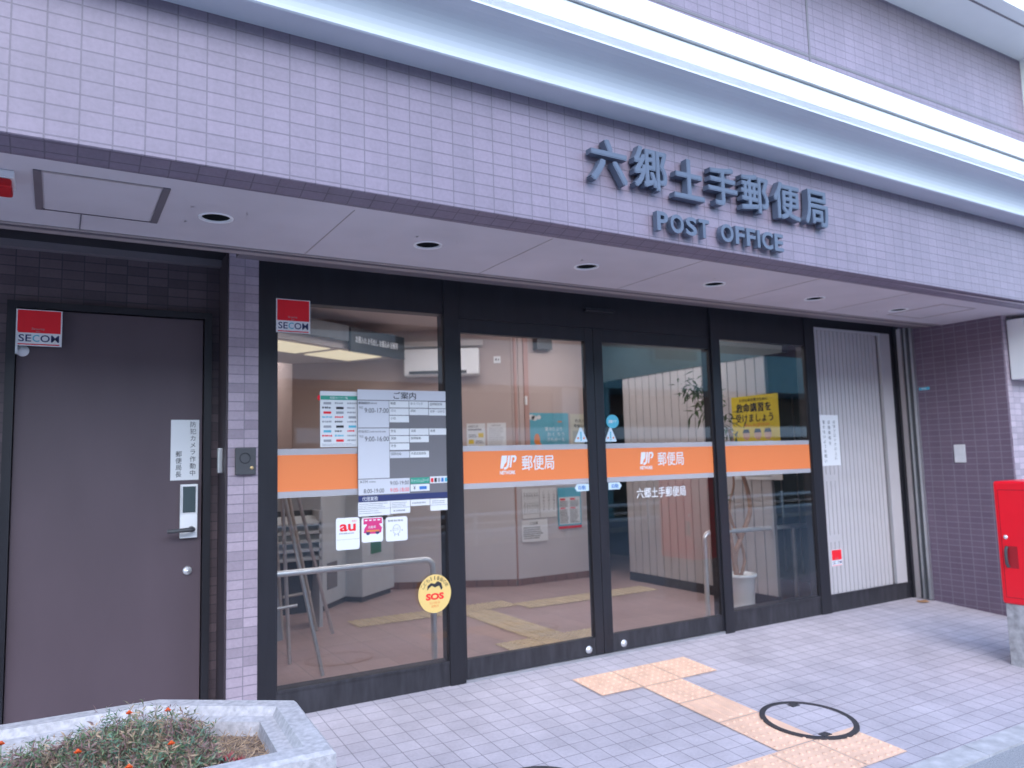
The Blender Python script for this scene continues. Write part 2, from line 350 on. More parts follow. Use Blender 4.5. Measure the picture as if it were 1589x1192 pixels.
# tactile paving outside: top bar, stem, bottom bar, raised domes and ridges in the same mesh
mb = MB(); TT = 0.32
def tplate(x0, x1, y0, y1, dots, m, z=lambda y: gz(y), n=6):
    nx = round((x1-x0)/TT); ny = max(1, round((y1-y0)/TT))
    for i in range(nx):
        for j in range(ny):
            a0 = x0+(x1-x0)*i/nx; a1 = x0+(x1-x0)*(i+1)/nx; b0 = y0+(y1-y0)*j/ny; b1 = y0+(y1-y0)*(j+1)/ny
            g = 0.002
            mb.add([(a0+g,b0+g,z(b0)+.005),(a1-g,b0+g,z(b0)+.005),(a1-g,b1-g,z(b1)+.005),(a0+g,b1-g,z(b1)+.005)], [(0,1,2,3)], m)
            if dots:
                for p in range(n):
                    for q in range(n):
                        cx = a0+(a1-a0)*(p+.5)/n; cy = b0+(b1-b0)*(q+.5)/n; zz = z(cy)+.0045; r = .0125; sg = 10
                        v = [(cx+r*math.cos(2*math.pi*k/sg), cy+r*math.sin(2*math.pi*k/sg), zz) for k in range(sg)]+[(cx+.6*r*math.cos(2*math.pi*k/sg), cy+.6*r*math.sin(2*math.pi*k/sg), zz+.0075) for k in range(sg)]
                        mb.add(v, [(k,(k+1)%sg,sg+(k+1)%sg,sg+k) for k in range(sg)]+[tuple(range(sg,2*sg))], m)
            else:
                for p in range(4):
                    cx = a0+(a1-a0)*(p+.5)/4; w = .016
                    mb.add([(cx-w,b0+.02,z(b0+.02)+.0045),(cx+w,b0+.02,z(b0+.02)+.0045),(cx+w,b1-.02,z(b1-.02)+.0045),(cx-w,b1-.02,z(b1-.02)+.0045),
                            (cx-w*.6,b0+.026,z(b0+.02)+.010),(cx+w*.6,b0+.026,z(b0+.02)+.010),(cx+w*.6,b1-.026,z(b1-.02)+.010),(cx-w*.6,b1-.026,z(b1-.02)+.010)],
                           [(4,5,6,7),(0,1,5,4),(1,2,6,5),(2,3,7,6),(3,0,4,7)], m)
tplate(2.887, 3.847, -0.612, -0.285, True, tact)
tplate(3.20, 3.52, -0.932, -0.614, True, tact)
tplate(3.20, 3.52, -1.252, -0.934, False, tact)
tplate(3.20, 3.52, -1.662, -1.254, True, tact)
tplate(2.82, 3.78, -1.99, -1.664, True, tact)
struct('tactile_paving', mb)
mb = MB()
zi = lambda y: 0.004
tplate(2.90, 3.86, 0.45, 0.77, True, tact_i, zi)
tplate(3.22, 3.54, 0.775, 1.99, False, tact_i, zi)
tplate(2.90, 3.86, 1.995, 2.315, True, tact_i, zi)
tplate(3.862, 5.46, 1.80, 2.12, False, tact_i, zi)
tplate(2.26, 2.898, 2.0, 2.32, True, tact_i, zi)
struct('indoor_tactile_paving', mb)

# ================================================================ POST OFFICE BUILDING
B = thing('post_office_building', (4, 0, 0), 'tiled post office with dark framed glass entrance and white cornice', 'building')
# fascia
mb = MB()
x0, x1 = -3.0, 11.0
mb.profile([(-1.59,3.09),(-1.59,2.502),(-1.586,2.498),(-1.54,2.528),(-1.505,2.556),(-1.495,2.558),(-1.43,2.541),(-1.365,2.519),(-1.34,2.519),(-1.335,2.56),(-1.28,2.56),(-1.28,3.09)], x0, x1, tile_f)
mb.build('fascia', B, shear=True)
# cornice: underside, lip, hollow moulding, flat soffit, two white bands
mb = MB()
arc = [(-1.74-.14*(1-math.cos(R(a))), 3.115+.135*math.sin(R(a))) for a in range(0, 91, 9)]
pts = [(-1.30,3.09),(-1.735,3.09),(-1.742,3.095)]+arc+[(-1.905,3.2525),(-1.905,3.3),(-1.30,3.3)]
mb.profile(pts[::-1], x0, x1, cornice_m)
mb.build('cornice', B, shear=True)
mb = MB(); mb.box(x0, x1, -1.905, -1.45, 3.262, 3.398, white_metal); mb.build('parapet_band', B, shear=True)
mb = MB(); mb.box(x0, x1, -1.88, -1.45, 3.398, 3.406, groove_m); mb.build('parapet_joint', B, shear=True)
mb = MB(); mb.box(x0, x1, -1.925, -1.45, 3.406, 3.525, white_metal); mb.build('parapet_band', B, shear=True)
mb = MB(); mb.box(x0, 6.66, -1.5, -1.2, 3.3, 4.508, tile_f)
mb.build('upper_wall', B)
mb = MB(); mb.box(x0, 6.655, -1.5025, -1.49, 3.877, 3.893, groove_m); mb.box(4.03, 4.045, -1.504, -1.49, 3.58, 4.50, groove_m)
mb.build('control_joint', B)
mb = MB(); mb.box(x0, 11, -1.90, -1.2, 4.508, 4.72, white_metal); mb.box(x0, 11, -1.80, -1.785, 4.505, 4.515, trim_d)
mb.build('balcony_slab', B)
mb = MB(); mb.box(6.66, 7.4, -1.62, -1.2, 3.5, 4.508, white_metal); mb.build('upper_pier', B)
# soffit with round openings for the downlights
LX = [(0.598,-0.896),(1.654,-0.892),(2.699,-0.866),(3.773,-0.838),(4.851,-0.792),(5.921,-0.767)]
ZS = 2.535
mb = MB(); h = 0.12; RR = 0.064
def quad(xa, xb, ya, yb, m=soffit_m, z=ZS): mb.add([(xa,ya,z),(xb,ya,z),(xb,yb,z),(xa,yb,z)], [(3,2,1,0)], m)
yb0, yf0 = -0.455, -1.36
xe = x0
for lx, ly in LX:
    quad(xe, lx-h, yf0, yb0)
    quad(lx-h, lx+h, yf0, ly-h); quad(lx-h, lx+h, ly+h, yb0)
    sg = 40; vi = []; vo = []
    for k in range(sg):
        a = 2*math.pi*(k+.5)/sg; c, s = math.cos(a), math.sin(a); q = h/max(abs(c), abs(s))
        vi.append((lx+RR*c, ly+RR*s, ZS)); vo.append((lx+q*c, ly+q*s, ZS))
    mb.add(vi+vo, [(k, sg+k, sg+(k+1)%sg, (k+1)%sg)[::-1] for k in range(sg)], soffit_m)
    xe = lx+h
quad(xe, 11.0, yf0, yb0)
mb.box(x0, 11, -1.35, -0.05, 2.66, 2.72, soffit_m)
mb.build('soffit', B)
mb = MB()
for sx in (0.066, 1.125, 2.188, 3.25, 4.315, 5.375):
    mb = MB()
    if sx < 0.1: mb.box(sx-.0025, sx+.0025, -.71, -.456, 2.532, 2.54, groove_m)
    else: mb.box(sx-.002, sx+.002, -1.27, -.456, 2.533, 2.54, trim_m)
    mb.build('soffit_joint', B)
# stepped trim between soffit and glazing
mb = MB(); mb.box(x0, 7.07, -.455, -.30, 2.540, 2.60, trim_m); mb.box(x0, 7.07, -.452, -.44, 2.530, 2.545, trim_m)
mb.box(x0, 7.07, -.39, -.372, 2.534, 2.545, trim_d)
mb.box(0.822, 7.07, -.30, -.185, 2.545, 2.60, trim_d); mb.box(x0, 0.82, -.30, -.275, 2.545, 2.60, trim_d)
mb.build('head_trim', B)
for lx, ly in LX:
    mb = MB()
    mb.lathe([(RR-.004, .105),(RR-.002, .0),(RR+.001, -.004),(RR+.011, -.004),(RR+.013, .0005)], (lx, ly, ZS), plast)
    dl = mb.build('downlight', B)
    mb = MB(); mb.lathe([(0.0001, .07),(.03, .07),(.05, .1),(RR-.003, .105),(RR-.004,.004)], (lx, ly, ZS), hole); mb.lathe([(.0001,.045),(.012,.047),(.018,.055),(.015,.072)], (lx, ly, ZS), plast); mb.build('lamp', dl)
# access hatches
mb = MB(); a = (-.105, .372, -1.21, -.71)
mb.box(a[0], a[0]+.028, a[2], a[3], ZS-.006, ZS+.01, trim_d); mb.box(a[1]-.028, a[1], a[2], a[3], ZS-.006, ZS+.01, trim_d)
mb.box(a[0]+.028, a[1]-.028, a[2], a[2]+.012, ZS-.005, ZS+.01, trim_m); mb.box(a[0]+.028, a[1]-.028, a[3]-.008, a[3], ZS-.005, ZS+.01, trim_d)
mb.box(a[0]+.034, a[1]-.034, a[2]+.016, a[3]-.012, ZS-.003, ZS+.01, soffit_m)
mb.build('access_hatch', B)
mb = MB(); a = (6.03, 6.50, -1.075, -.59)
for q in ((a[0],a[1],a[2],a[2]+.012),(a[0],a[1],a[3]-.012,a[3]),(a[0],a[0]+.012,a[2]+.012,a[3]-.012),(a[1]-.012,a[1],a[2]+.012,a[3]-.012)): mb.box(*q, ZS-.003, ZS+.01, trim_m)
mb.build('access_hatch', B)
# right side wall and pier
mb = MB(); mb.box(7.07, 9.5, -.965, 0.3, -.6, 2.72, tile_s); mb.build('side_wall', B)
mb = MB(); mb.box(7.085, 9.5, -.975, -.966, -.6, 2.72, tile_p); mb.build('pier_facing', B)
# wall over / left of the brown door, pilaster
mb = MB(); DY = 0.25
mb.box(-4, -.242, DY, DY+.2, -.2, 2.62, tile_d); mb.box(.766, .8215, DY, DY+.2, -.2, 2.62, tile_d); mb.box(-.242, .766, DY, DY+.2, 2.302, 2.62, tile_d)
mb.build('recess_wall', B)
mb = MB(); mb.box(.822, .985, 0.0, .45, -.2, 2.70, tile_p); mb.build('pilaster', B)
mb = MB(); mb.box(.812, .8205, .012, .249, -.2, 2.62, mat('dark brown pilaster shade', (.055,.042,.05), .5, 0, .08)); mb.build('pilaster_shade_strip', B)  # dark strip that paints in the shade on the pilaster's left side
mb = MB(); mb.box(-4, .821, -.05, .30, 2.625, 2.70, black_al); mb.box(-4, .821, .19, .249, 2.585, 2.624, trim_d); mb.build('recess_ceiling', B)
# brown steel door
mb = MB(); mb.box(-.196, .722, .235, .275, -.05, 2.262, door_m); door = mb.build('side_door', B, bevel=.003)
mb = MB(); f0, f1 = .205, .40
mb.box(-.242, -.200, f0, f1, -.1, 2.302, black_al); mb.box(.726, .766, f0, f1, -.1, 2.302, black_al); mb.box(-.200, .726, f0, f1, 2.266, 2.302, black_al); mb.box(-.2,.726,.28,.4,-.1,2.266,black_al)
mb.build('door_frame', door)
mb = MB(); mb.box(.607, .697, .205, .235, 1.012, 1.312, plast); mb.box(.614, .690, .200, .206, 1.150, 1.304, darkteal); mb.box(.607,.612,.198,.206,1.145,1.312,steel); mb.box(.692,.697,.198,.206,1.145,1.312,steel)
mb.build('keypad_lock', door, bevel=.004)
mb = MB(); mb.tube([(.665,.203,1.062),(.665,.15,1.062),(.655,.146,1.062),(.60,.146,1.060),(.535,.150,1.058)], [.016,.014,.013,.012,.011], darkg); mb.build('lever_handle', door)
mb = MB(); mb.lathe([(.0001,.02),(.006,.02),(.007,.016),(.02,.016),(.023,.01),(.024,0)], (.651,.234,.83), steel, 24, 'y'); mb.build('keyhole', door)
mb = MB(); mb.box(-.2, -.19, .196, .236, 2.02, 2.14, steel); mb.lathe([(.0001,.004),(.03,.004),(.03,0)], (-.168,.234,2.04), plast, 24, 'y'); mb.build('door_contact', door)

# ---- glazed entrance frame
E = MB()
FB = .10
E.box(.985, 1.087, -.002, FB, 0, 2.70, black_al)                        # left jamb
E.box(1.087, 2.163, 0, FB, 2.362, 2.70, black_al)                        # head
E.box(2.163, 2.272, -.01, FB, 0, 2.70, black_al)                      # mullion
E.box(2.272, 4.545, 0, FB, 2.345, 2.70, black_al)
E.box(4.545, 4.64, -.02, FB, -.03, 2.70, black_al)                     # post
E.box(4.64, 5.70, 0, FB, 2.343, 2.70, black_al)
E.box(5.70, 5.83, -.01, FB, -.02, 2.70, black_al)
E.box(5.83, 7.00, 0, FB, 2.515, 2.70, black_al)
E.box(6.93, 7.00, 0, FB, 0, 2.515, black_al)
E.build('entrance_frame', B, bevel=.003)
for (xa_, xb_, zb_) in ((1.087,2.163,.152),(4.64,5.70,.157),(5.83,7.00,.152)):
    E = MB(); E.box(xa_, xb_, .002, FB, -.03, .135, black_base); E.box(xa_, xb_, -.004, FB, .135, zb_, black_base); E.build('base_rail', B)
E = MB(); E.box(7.00, 7.068, -.02, FB, 0, 2.60, black_al)
E.box(7.03, 7.069, -.172, -.150, 0, 2.56, al_m); E.box(7.045, 7.069, -.150, -.112, 0, 2.56, darkg); E.box(7.03, 7.069, -.112, -.094, 0, 2.56, al_m); E.box(7.045, 7.069, -.094, -.062, 0, 2.56, darkg); E.box(7.03, 7.069, -.062, -.021, 0, 2.56, trim_m)
E.build('shutter_rail', B)
E = MB(); E.box(3.296, 3.562, -.03, 0, 2.465, 2.49, black_al); E.build('door_sensor', B, bevel=.006)
# ribbed panel
E = MB(); n = 16; xa, xb = 5.832, 6.735
for i in range(n):
    a = xa+(xb-xa)*i/n; b = xa+(xb-xa)*(i+1)/n
    E.box(a+.0035, b-.0035, .006, .04, .153, 2.49, panel_m); E.box(a-.0035, a+.0035, .014, .04, .153, 2.49, panel_g)
E.box(xa, 6.77, -.002, .05, 2.491, 2.514, panel_m); E.box(xb, 6.775, .018, .05, .153, 2.489, panel_g)
for (za, zb) in ((1.13,1.19),(.60,.66)): E.box(5.84, 6.03, .0045, .01, za, zb, panel_m)
E.box(6.775, 6.928, -.012, .05, .154, 2.51, panel_m)
E.build('ribbed_panel', B)
# ---- fixed windows and sliding doors
def band(parent, x0, x1, logo=None, sub=False, y=.0105, z0=1.252, z1=1.462):
    F = Flat((0, y, 0))
    F.slab(x0, z0, x1, z1, orange, .0008)
    F.slab(x0, z1, x1, z1+.036, greyfilm, .0006); F.slab(x0, z0-.036, x1, z0, greyfilm, .0006)
    if logo:
        u, v, k = logo
        def Q(pts): F.poly([(u+(a+b*.16)*k, v+b*k) for a, b in pts], whitev, .0014)
        # slanted box with a fold, then J and P strokes
        Q([(0,.04),(.20,.04),(.27,.30),(.40,.44),(.40,.86),(0,.86)])
        Q([(.47,.86),(.62,.86),(.62,.28),(.56,.08),(.42,-.02),(.26,-.02),(.29,.12),(.41,.14),(.47,.30)])
        Q([(.68,.86),(.98,.86),(1.08,.80),(1.12,.68),(1.10,.52),(1.02,.43),(.90,.40),(.90,.52),(.97,.56),(.97,.70),(.92,.74),(.80,.74),(.80,.10),(.68,.10)])
        F.text('NETWORK', u-.02*k, v-.34*k, u+1.12*k, v-.10*k, whitev, .0014, .03)
        F.text('郵便局', u+1.62*k, v-.12*k, u+1.62*k+.262, v+.83*k, whitev, .0014, .012)
    return F.build('orange_band', parent)
def pane(parent, x0, x1, z0, z1, y=.012):
    mb = MB(); mb.add([(x0,y,z0),(x1,y,z0),(x1,y,z1),(x0,y,z1)], [(0,1,2,3)], glass); return mb.build('glass_pane', parent)
# left fixed window
mb = MB(); mb.box(1.087, 1.094, .0, .06, .152, 2.362, black_al); mb.box(2.157, 2.163, .0, .06, .152, 2.362, black_al)
w = mb.build('window', B); pane(w, 1.094, 2.157, .152, 2.362); band(w, 1.094, 1.585)
mb = MB(); mb.box(4.64, 4.648, .0, .06, .157, 2.343, black_al); mb.box(5.69, 5.70, .0, .06, .157, 2.343, black_al); mb.box(4.648,5.69,.0,.06,2.335,2.343,black_al)
w = mb.build('window', B); pane(w, 4.648, 5.69, .157, 2.335); band(w, 4.648, 5.69)
def slider(xa, ga, gb, xb, name):
    mb = MB()
    mb.box(xa, ga, -.003, .045, .02, 2.343, black_al); mb.box(gb, xb, -.003, .045, .02, 2.343, black_al)
    mb.box(ga, gb, 0.0, .045, 2.247, 2.343, black_al); mb.box(ga, gb, 0.0, .045, .02, .142, black_base)
    return mb.build(name, B, bevel=.002)
d1 = slider(2.2735, 2.285, 3.296, 3.368, 'sliding_door'); pane(d1, 2.285, 3.296, .142, 2.247); band(d1, 2.285, 3.296, (2.567, 1.338, .106))
d2 = slider(3.372, 3.452, 4.528, 4.544, 'sliding_door'); pane(d2, 3.452, 4.528, .142, 2.247)
band(d2, 3.452, 4.528, (3.776, 1.336, .108))
for d, x in ((d1, 3.236), (d2, 3.545)):
    mb = MB(); mb.lathe([(.0001,.012),(.012,.012),(.014,.008),(.024,.007),(.026,.0)], (x, 0, .066), steel, 24, 'y'); mb.build('door_lock', d)
F = Flat((0, .0105, 0)); u0, v0 = rs(3.699, 1.088); u1, v1 = rs(4.182, 1.164); F.text('六郷土手郵便局', u0, v0, u1, v1, whitev, .001, .01); F.build('door_lettering', d2)
mb = MB(); mb.box(2.2725, 4.544, -.01, .1, -.03, .018, al_m); mb.build('door_threshold', B)

# ---- interior shell
def vwall(mb, a, b, z0, z1, t, m):           # wall from a to b (xy), thickness t to the left of a->b
    a = Vector((*a, 0)); b = Vector((*b, 0)); d = (b-a).normalized(); n = Vector((-d.y, d.x, 0))*t
    P = [a, b, b+n, a+n]
    mb.prism([(p.x, p.y) for p in P][::1], z0, z1, m)
Pc = (4.445, 3.0); Pl = (2.30, 4.27)
mb = MB(); vwall(mb, (5.565, 3.0), Pc, 0, 2.9, -.1, wall_i); vwall(mb, (4.44, 3.003), Pl, 0, 2.9, -.1, wall_i)
mb.build('interior_wall', B)
mb = MB(); vwall(mb, (2.30, 4.30), (2.30, 6.0), 0, 2.9, -.1, wall_i); mb.box(.9, 2.3, 5.6, 5.7, 0, 2.9, wall_i); mb.box(.9, .98, .46, 5.7, 0, 2.9, wall_i); mb.build('interior_wall', B)
mb = MB(); mb.box(5.62, 7.1, 4.6, 4.7, 0, 2.9, darkteal); mb.box(6.95, 7.05, .11, 4.6, 0, 2.9, darkteal); mb.box(5.56, 5.66, 3.0, 4.6, 0, 2.9, darkteal); mb.build('interior_wall', B)
mb = MB(); mb.box(.8, 7.1, .1, 6.2, 2.9, 3.0, ceil_i); mb.build('interior_ceiling', B)
# skirting tiles
mb = MB(); vwall(mb, (5.56, 2.985), (4.45, 2.985), .004, .08, -.01, skirt_t); vwall(mb, (4.43, 2.988), (2.29, 4.258), .004, .08, -.01, skirt_t); mb.build('skirting', B)
# corner trim strip on the chamfer
mb = MB(); mb.box(4.60, 4.66, 2.985, 2.999, 1.285, 2.9, pillar_i); mb.box(4.53, 4.59, 2.99, 2.9985, 1.285, 2.9, wall_i); mb.box(4.47, 4.50, 2.985, 2.9985, 1.285, 2.9, pillar_i); mb.build('corner_trim', B)
dado = mat('light grey wall cladding', (0.62, 0.575, 0.585), 0.6, 0, 0.03, 2)
mb = MB(); vwall(mb, (5.555, 2.984), (4.452, 2.984), .081, 1.28, -.012, dado); mb.build('wall_cladding', B)
mb = MB(); vwall(mb, (4.436, 2.987), (2.31, 4.246), .081, 1.28, -.012, dado); mb.build('wall_cladding', B)
mb = MB(); mb.box(4.437, 4.451, 2.972, 2.986, .082, 1.28, pillar_i); mb.build('wall_joint', B)
mb = MB(); mb.box(5.555, 5.60, 2.96, 2.999, 0, 2.9, plast); mb.build('wall_end_post', B)
# ribbed partition on the right of the lobby
E = MB(); n = 18; ya, yb = .42, 2.52
for i in range(n):
    a = ya+(yb-ya)*i/n; b = ya+(yb-ya)*(i+1)/n
    E.box(5.655, 5.69, a+.005, b-.005, .10, 2.30, panel_m); E.box(5.665, 5.69, a-.005, a+.005, .10, 2.30, panel_g)
E.box(5.650, 5.70, ya, yb, .004, .098, black_al)
E.build('ribbed_partition', B)
mb = MB(); mb.box(5.645, 5.72, .2, 2.95, 2.30, 2.9, darkteal); mb.build('partition_header', B)
mb = MB(); mb.box(6.93, 6.949, .15, 4.5, 2.0, 2.9, trim_d)
for i in range(9): mb.box(6.935, 6.949, .3+i*.22, .31+i*.22, .1, 2.0, trim_m)
mb.build('dark_partition', B)
# lowered ceiling over the machines, lit panels
warm = emit_mat('warm lamp diffuser', (1.0, 0.88, 0.62), 0.15)
lampw = emit_mat('white lamp diffuser', (1.0, 0.95, 0.97), 4.6)
ds = Vector((.87, .5, 0)).normalized(); dn = Vector((-ds.y, ds.x, 0))
S1 = Vector((3.26, 3.35, 0)); S0 = S1-ds*2.64
def along(u, n, z): p = S0+ds*u+dn*n; return (p.x, p.y, z)
mb = MB(); LL = (S1-S0).length
P = [along(0,.05,0), along(LL,.05,0), along(LL,1.3,0), along(0,1.3,0)]
mb.prism([(p[0], p[1]) for p in P], 2.56, 2.70, ceil_i); mb.build('lowered_ceiling', B)
for u0, u1 in ((.9,1.65),(1.78,2.45)):
    mb = MB(); P = [along(u0,.14,0), along(u1,.14,0), along(u1,.62,0), along(u0,.62,0)]
    mb.prism([(p[0], p[1]) for p in P], 2.552, 2.559, warm); mb.build('ceiling_lamp', B)
for lx, ly in ((2.2,1.2),(3.6,1.2),(5.0,1.2),(3.4,2.4),(4.9,2.3),(1.65,4.9)):  # the last one, at the back left, is added to brighten that corner
    mb = MB(); mb.box(lx-.45, lx+.45, ly-.11, ly+.11, 2.885, 2.899, plast); l = mb.build('ceiling_lamp', B)
    mb = MB(); mb.box(lx-.43, lx+.43, ly-.09, ly+.09, 2.880, 2.884, lampw); mb.build('diffuser', l)

# ================================================================ SIGN LETTERS ON THE FASCIA
def letter(ch, parent, cx, cz, w, h, m, depth=.04, y=-1.592, bold=0.02):
    v, f, bb = glyphs(ch, bold, 4)
    sx = w/(bb[2]-bb[0]); sz = h/(bb[3]-bb[1])
    cjk = ord(ch) > 0x2fff
    out = bmesh.new()
    b_ = .0046; cx *= .983; cz = 1.4+(cz-1.4)*.983; w *= .983; h *= .983; sx *= .983; sz *= .983
    for q, (dx, dz) in enumerate([(-b_, -.90*b_), (.97*b_, -1.06*b_), (-.92*b_, b_), (1.06*b_, .94*b_), (0.04*b_, 0.03*b_)] if cjk else [(0, 0)]):
        P = [(cx+(x-(bb[0]+bb[2])/2)*sx*(1-.045*cjk)+dx, cz+(z-(bb[1]+bb[3])/2)*sz*(1-.045*cjk)+dz) for x, z in v]
        bm = bmesh.new()
        vs_ = [bm.verts.new((x, q*.0004, z)) for x, z in P]
        for t in f:
            try: bm.faces.new([vs_[i] for i in t])
            except ValueError: pass
        bmesh.ops.remove_doubles(bm, verts=bm.verts, dist=1e-6)
        r = bmesh.ops.extrude_face_region(bm, geom=bm.faces[:])
        for e in r['geom']:
            if isinstance(e, bmesh.types.BMVert): e.co.y -= depth+q*.0009
        bmesh.ops.recalc_face_normals(bm, faces=bm.faces)
        tmp = bpy.data.meshes.new('letter'); bm.to_mesh(tmp); bm.free(); out.from_mesh(tmp); bpy.data.meshes.remove(tmp)
    bm = out
    base = Vector(parent['base'])
    for q in bm.verts: q.co.y = yv(q.co.x, q.co.y+y-.012)
    for q in bm.verts: q.co -= base
    me = bpy.data.meshes.new('letter'); bm.to_mesh(me); bm.free(); me.materials.append(m)
    o = bpy.data.objects.new('letter', me); col.objects.link(o); o.parent = parent; o['base'] = list(base)
    return o
S = thing('sign_lettering', (3.1, yv(3.1, -1.59), 2.75), 'raised blue grey kanji sign reading 六郷土手郵便局 on the tiled fascia', 'sign', 'raised lettering on the fascia')
for ch, cx, w, cz in (('六',2.328,.232,2.862),('郷',2.602,.226,2.872),('土',2.870,.222,2.862),('手',3.125,.226,2.868),('郵',3.384,.228,2.866),('便',3.656,.234,2.863),('局',3.925,.216,2.862)):
    letter(ch, S, cx, cz, w, .222, sign_m)
S = thing('sign_lettering', (3.1, yv(3.1, -1.59), 2.55), 'smaller raised blue grey POST OFFICE lettering under the kanji sign', 'sign', 'raised lettering on the fascia')
W = dict(P=.62, O=.76, S=.64, T=.62, F=.56, I=.17, C=.70, E=.58)
def word(s, xa, xb):
    gap = .13; tot = sum(W[c] for c in s)+gap*(len(s)-1); k = (xb-xa)/tot; x = xa
    for c in s: letter(c, S, x+W[c]*k/2, 2.608, W[c]*k, .102, sign_m, .032, bold=.028); x += (W[c]+gap)*k
word('POST', 2.637, 3.012); word('OFFICE', 3.10, 3.612)

# ================================================================ STICKERS AND NOTICES OUTSIDE
def security(O, w, h, label, U=(1,0,0), N=(0,-1,0)):
    F = Flat(O, U, (0,0,1), N)
    F.slab(0, 0, w, h, whitev, .0015); F.rect(.03*w, .36*h, .97*w, .98*h, inkr, .002)
    for tx, a_, b_, m_ in (('SE', .06, .335, inkn), ('C', .36, .51, inkc), ('OM', .53, .94, inkn)): F.text(tx, a_*w, .115*h, b_*w, .31*h, m_, .002, .012)
    F.rect(.05*w, .03*h, .95*w, .06*h, inkr, .002)
    F.text('Security', .34*w, .43*h, .62*w, .50*h, inkg, .0025); F.text('by', .44*w, .38*h, .52*w, .42*h, inkg, .0025)
    return tag(F.build('security_sticker'), label, 'sticker', 'red and white security stickers')
security((-.200, .2, 2.063), .208, .193, 'red and white SECOM sticker on the top corner of the brown door')
security((1.083, -.0035, 2.178), .2, .2, 'red and white SECOM sticker on the top left corner of the left window')
security((5.882, .004, .39), .14, .142, 'small red SECOM sticker low on the ribbed cream panel')
F = Flat((.555, .234, 1.336)); F.slab(0,0,.150,.343,paper,.001)
F.vtext('防犯カメラ作動中', .117, .333, .033, ink, .0395); F.vtext('郵便局長', .042, .165, .033, ink, .0385)
tag(F.build('notice'), 'white paper notice with two columns of handwriting on the brown door', 'notice', 'handwritten paper notices')
F = Flat((5.80, .004, 1.268)); F.slab(0,0,.296,.453,paper,.0012)
for body, u, top, pt in (('点字ブロックの上に', .235, .405, .040), ('自動車等を', .165, .405, .047), ('置かないようお願い', .095, .405, .043), ('致します', .03, .37, .06)): F.vtext(body, u, top, .034, ink, pt)
tag(F.build('notice'), 'white paper notice with four columns of handwriting on the ribbed cream panel', 'notice', 'handwritten paper notices')
# green-topped list poster
F = Flat((1.345, .009, 1.505)); F.slab(0,0,.237,.335,paper,.0012); F.rect(.002,.283,.235,.308,inkgr)
F.text('取扱カード一覧', .06,.288,.17,.303,whitev,.002)
rnd = random.Random(3)
for r in range(9):
    for c in range(3):
        u = .012+c*.077; v = .255-r*.028
        m_ = rnd.choice([inkg, inkg, inkb, inkr, ink, inkg, inkc]) if r else inkg
        if rnd.random() < .3: F.rect(u+.008, v, u+.055, v+.014, m_)
        else: F.lines(u, v, u+.06, v+.018, 1, m_, .6, r*5+c)
F.lines(.01,.006,.225,.022,2,inkg,.5,77)
F.disc(-.006,.295,.011,.017,inkr,20,.0006)
tag(F.build('poster'), 'white poster with green heading and card logos on the left window', 'poster')
# opening-hours board
F = Flat((1.570, -.004, 1.085)); W_, H_ = .603, .768; oz = 1.085
F.slab(0, .12, W_, H_, boardd, .003)
t0 = .0045
F.rect(.0,.705,W_,H_,boardg,t0); F.text('ご案内', .235,.712,.385,.757,ink,t0+.0006,.012)
F.rect(.002,.535,.203,.700,boardg,t0); F.text('9:00-17:00', .045,.625,.200,.655,ink,t0+.0006); F.lines(.008,.678,.15,.692,1,inkg,.8,1,t0+.0006); F.text('平日',.010,.648,.034,.664,ink,t0+.0006)
F.text('郵便窓口',.006,.677,.075,.693,ink,t0+.0008)
F.rect(.002,.225,.203,.530,boardg,t0); F.text('9:00-16:00', .045,.450,.200,.480,ink,t0+.0006); F.text('平日',.010,.472,.034,.488,ink,t0+.0006); F.text('貯金窓口',.006,.503,.075,.519,ink,t0+.0008); F.lines(.08,.503,.18,.517,1,inkg,.7,2,t0+.0006)
F.rect(.002,.127,.335,.220,boardg,t0); F.text('ATM',.010,.198,.06,.214,ink,t0+.0006); F.lines(.07,.198,.125,.212,1,inkg,.7,4,t0+.0006)
F.text('8:00-19:00',.035,.137,.165,.162,ink,t0+.0006); F.text('9:00-19:00',.205,.180,.330,.204,ink,t0+.0006); F.text('9:00-18:00',.205,.137,.330,.161,inkr,t0+.0006)
def cell(c, v, txt=None, w=1, m=paper, tm=ink, h=.041):
    u = (.206, .340, .474)[c]; ww = .130
    F.rect(u, v, u+ww, v+h, m, t0)
    if txt: F.text(txt, u+.008, v+.018, u+.008+.017*len(txt), v+.035, tm, t0+.0006)
cell(0,.659,'郵便'); cell(1,.659,'ゆうパック'); cell(2,.657,'国際郵便等'); cell(0,.613,'荷物',tm=inkg); cell(1,.613,'印紙'); cell(2,.611,'切手・はがき')
cell(0,.567,'小包'); cell(0,.487,'貯金'); cell(1,.487,'為替'); cell(2,.487,'振替'); cell(0,.441,'保険'); cell(1,.441,'国債募集'); cell(0,.395,'年金'); cell(0,.345,'国際送金',m=boardg); cell(1,.345,'外国送金取扱')
cell(1,.182,None,m=inkgr,h=.038); F.text('キャッシュカード',.345,.190,.465,.212,whitev,t0+.0006); cell(1,.135,None,h=.043); F.text('¥',.36,.145,.375,.170,ink,t0+.0006); F.rect(.40,.145,.45,.165,inkb,t0+.0006)
cell(2,.180,None,h=.043); 
for k, m_ in enumerate((inkr, ink, inkg, inkb, inkc)): F.rect(.48+k*.024,.187,.497+k*.024,.213,m_,t0+.0006)
F.rect(.002,.085,W_,.122,inkn,t0); F.text('代理業務',.025,.090,.125,.116,whitev,t0+.0006)
F.slab(0, 0.0, .203, .083, paper, .003); F.slab(.206, 0.005, .336, .083, paper, .003); F.slab(.340, .045, .47, .083, paper, .003); F.slab(.474, .008, W_, .082, paper, .003)
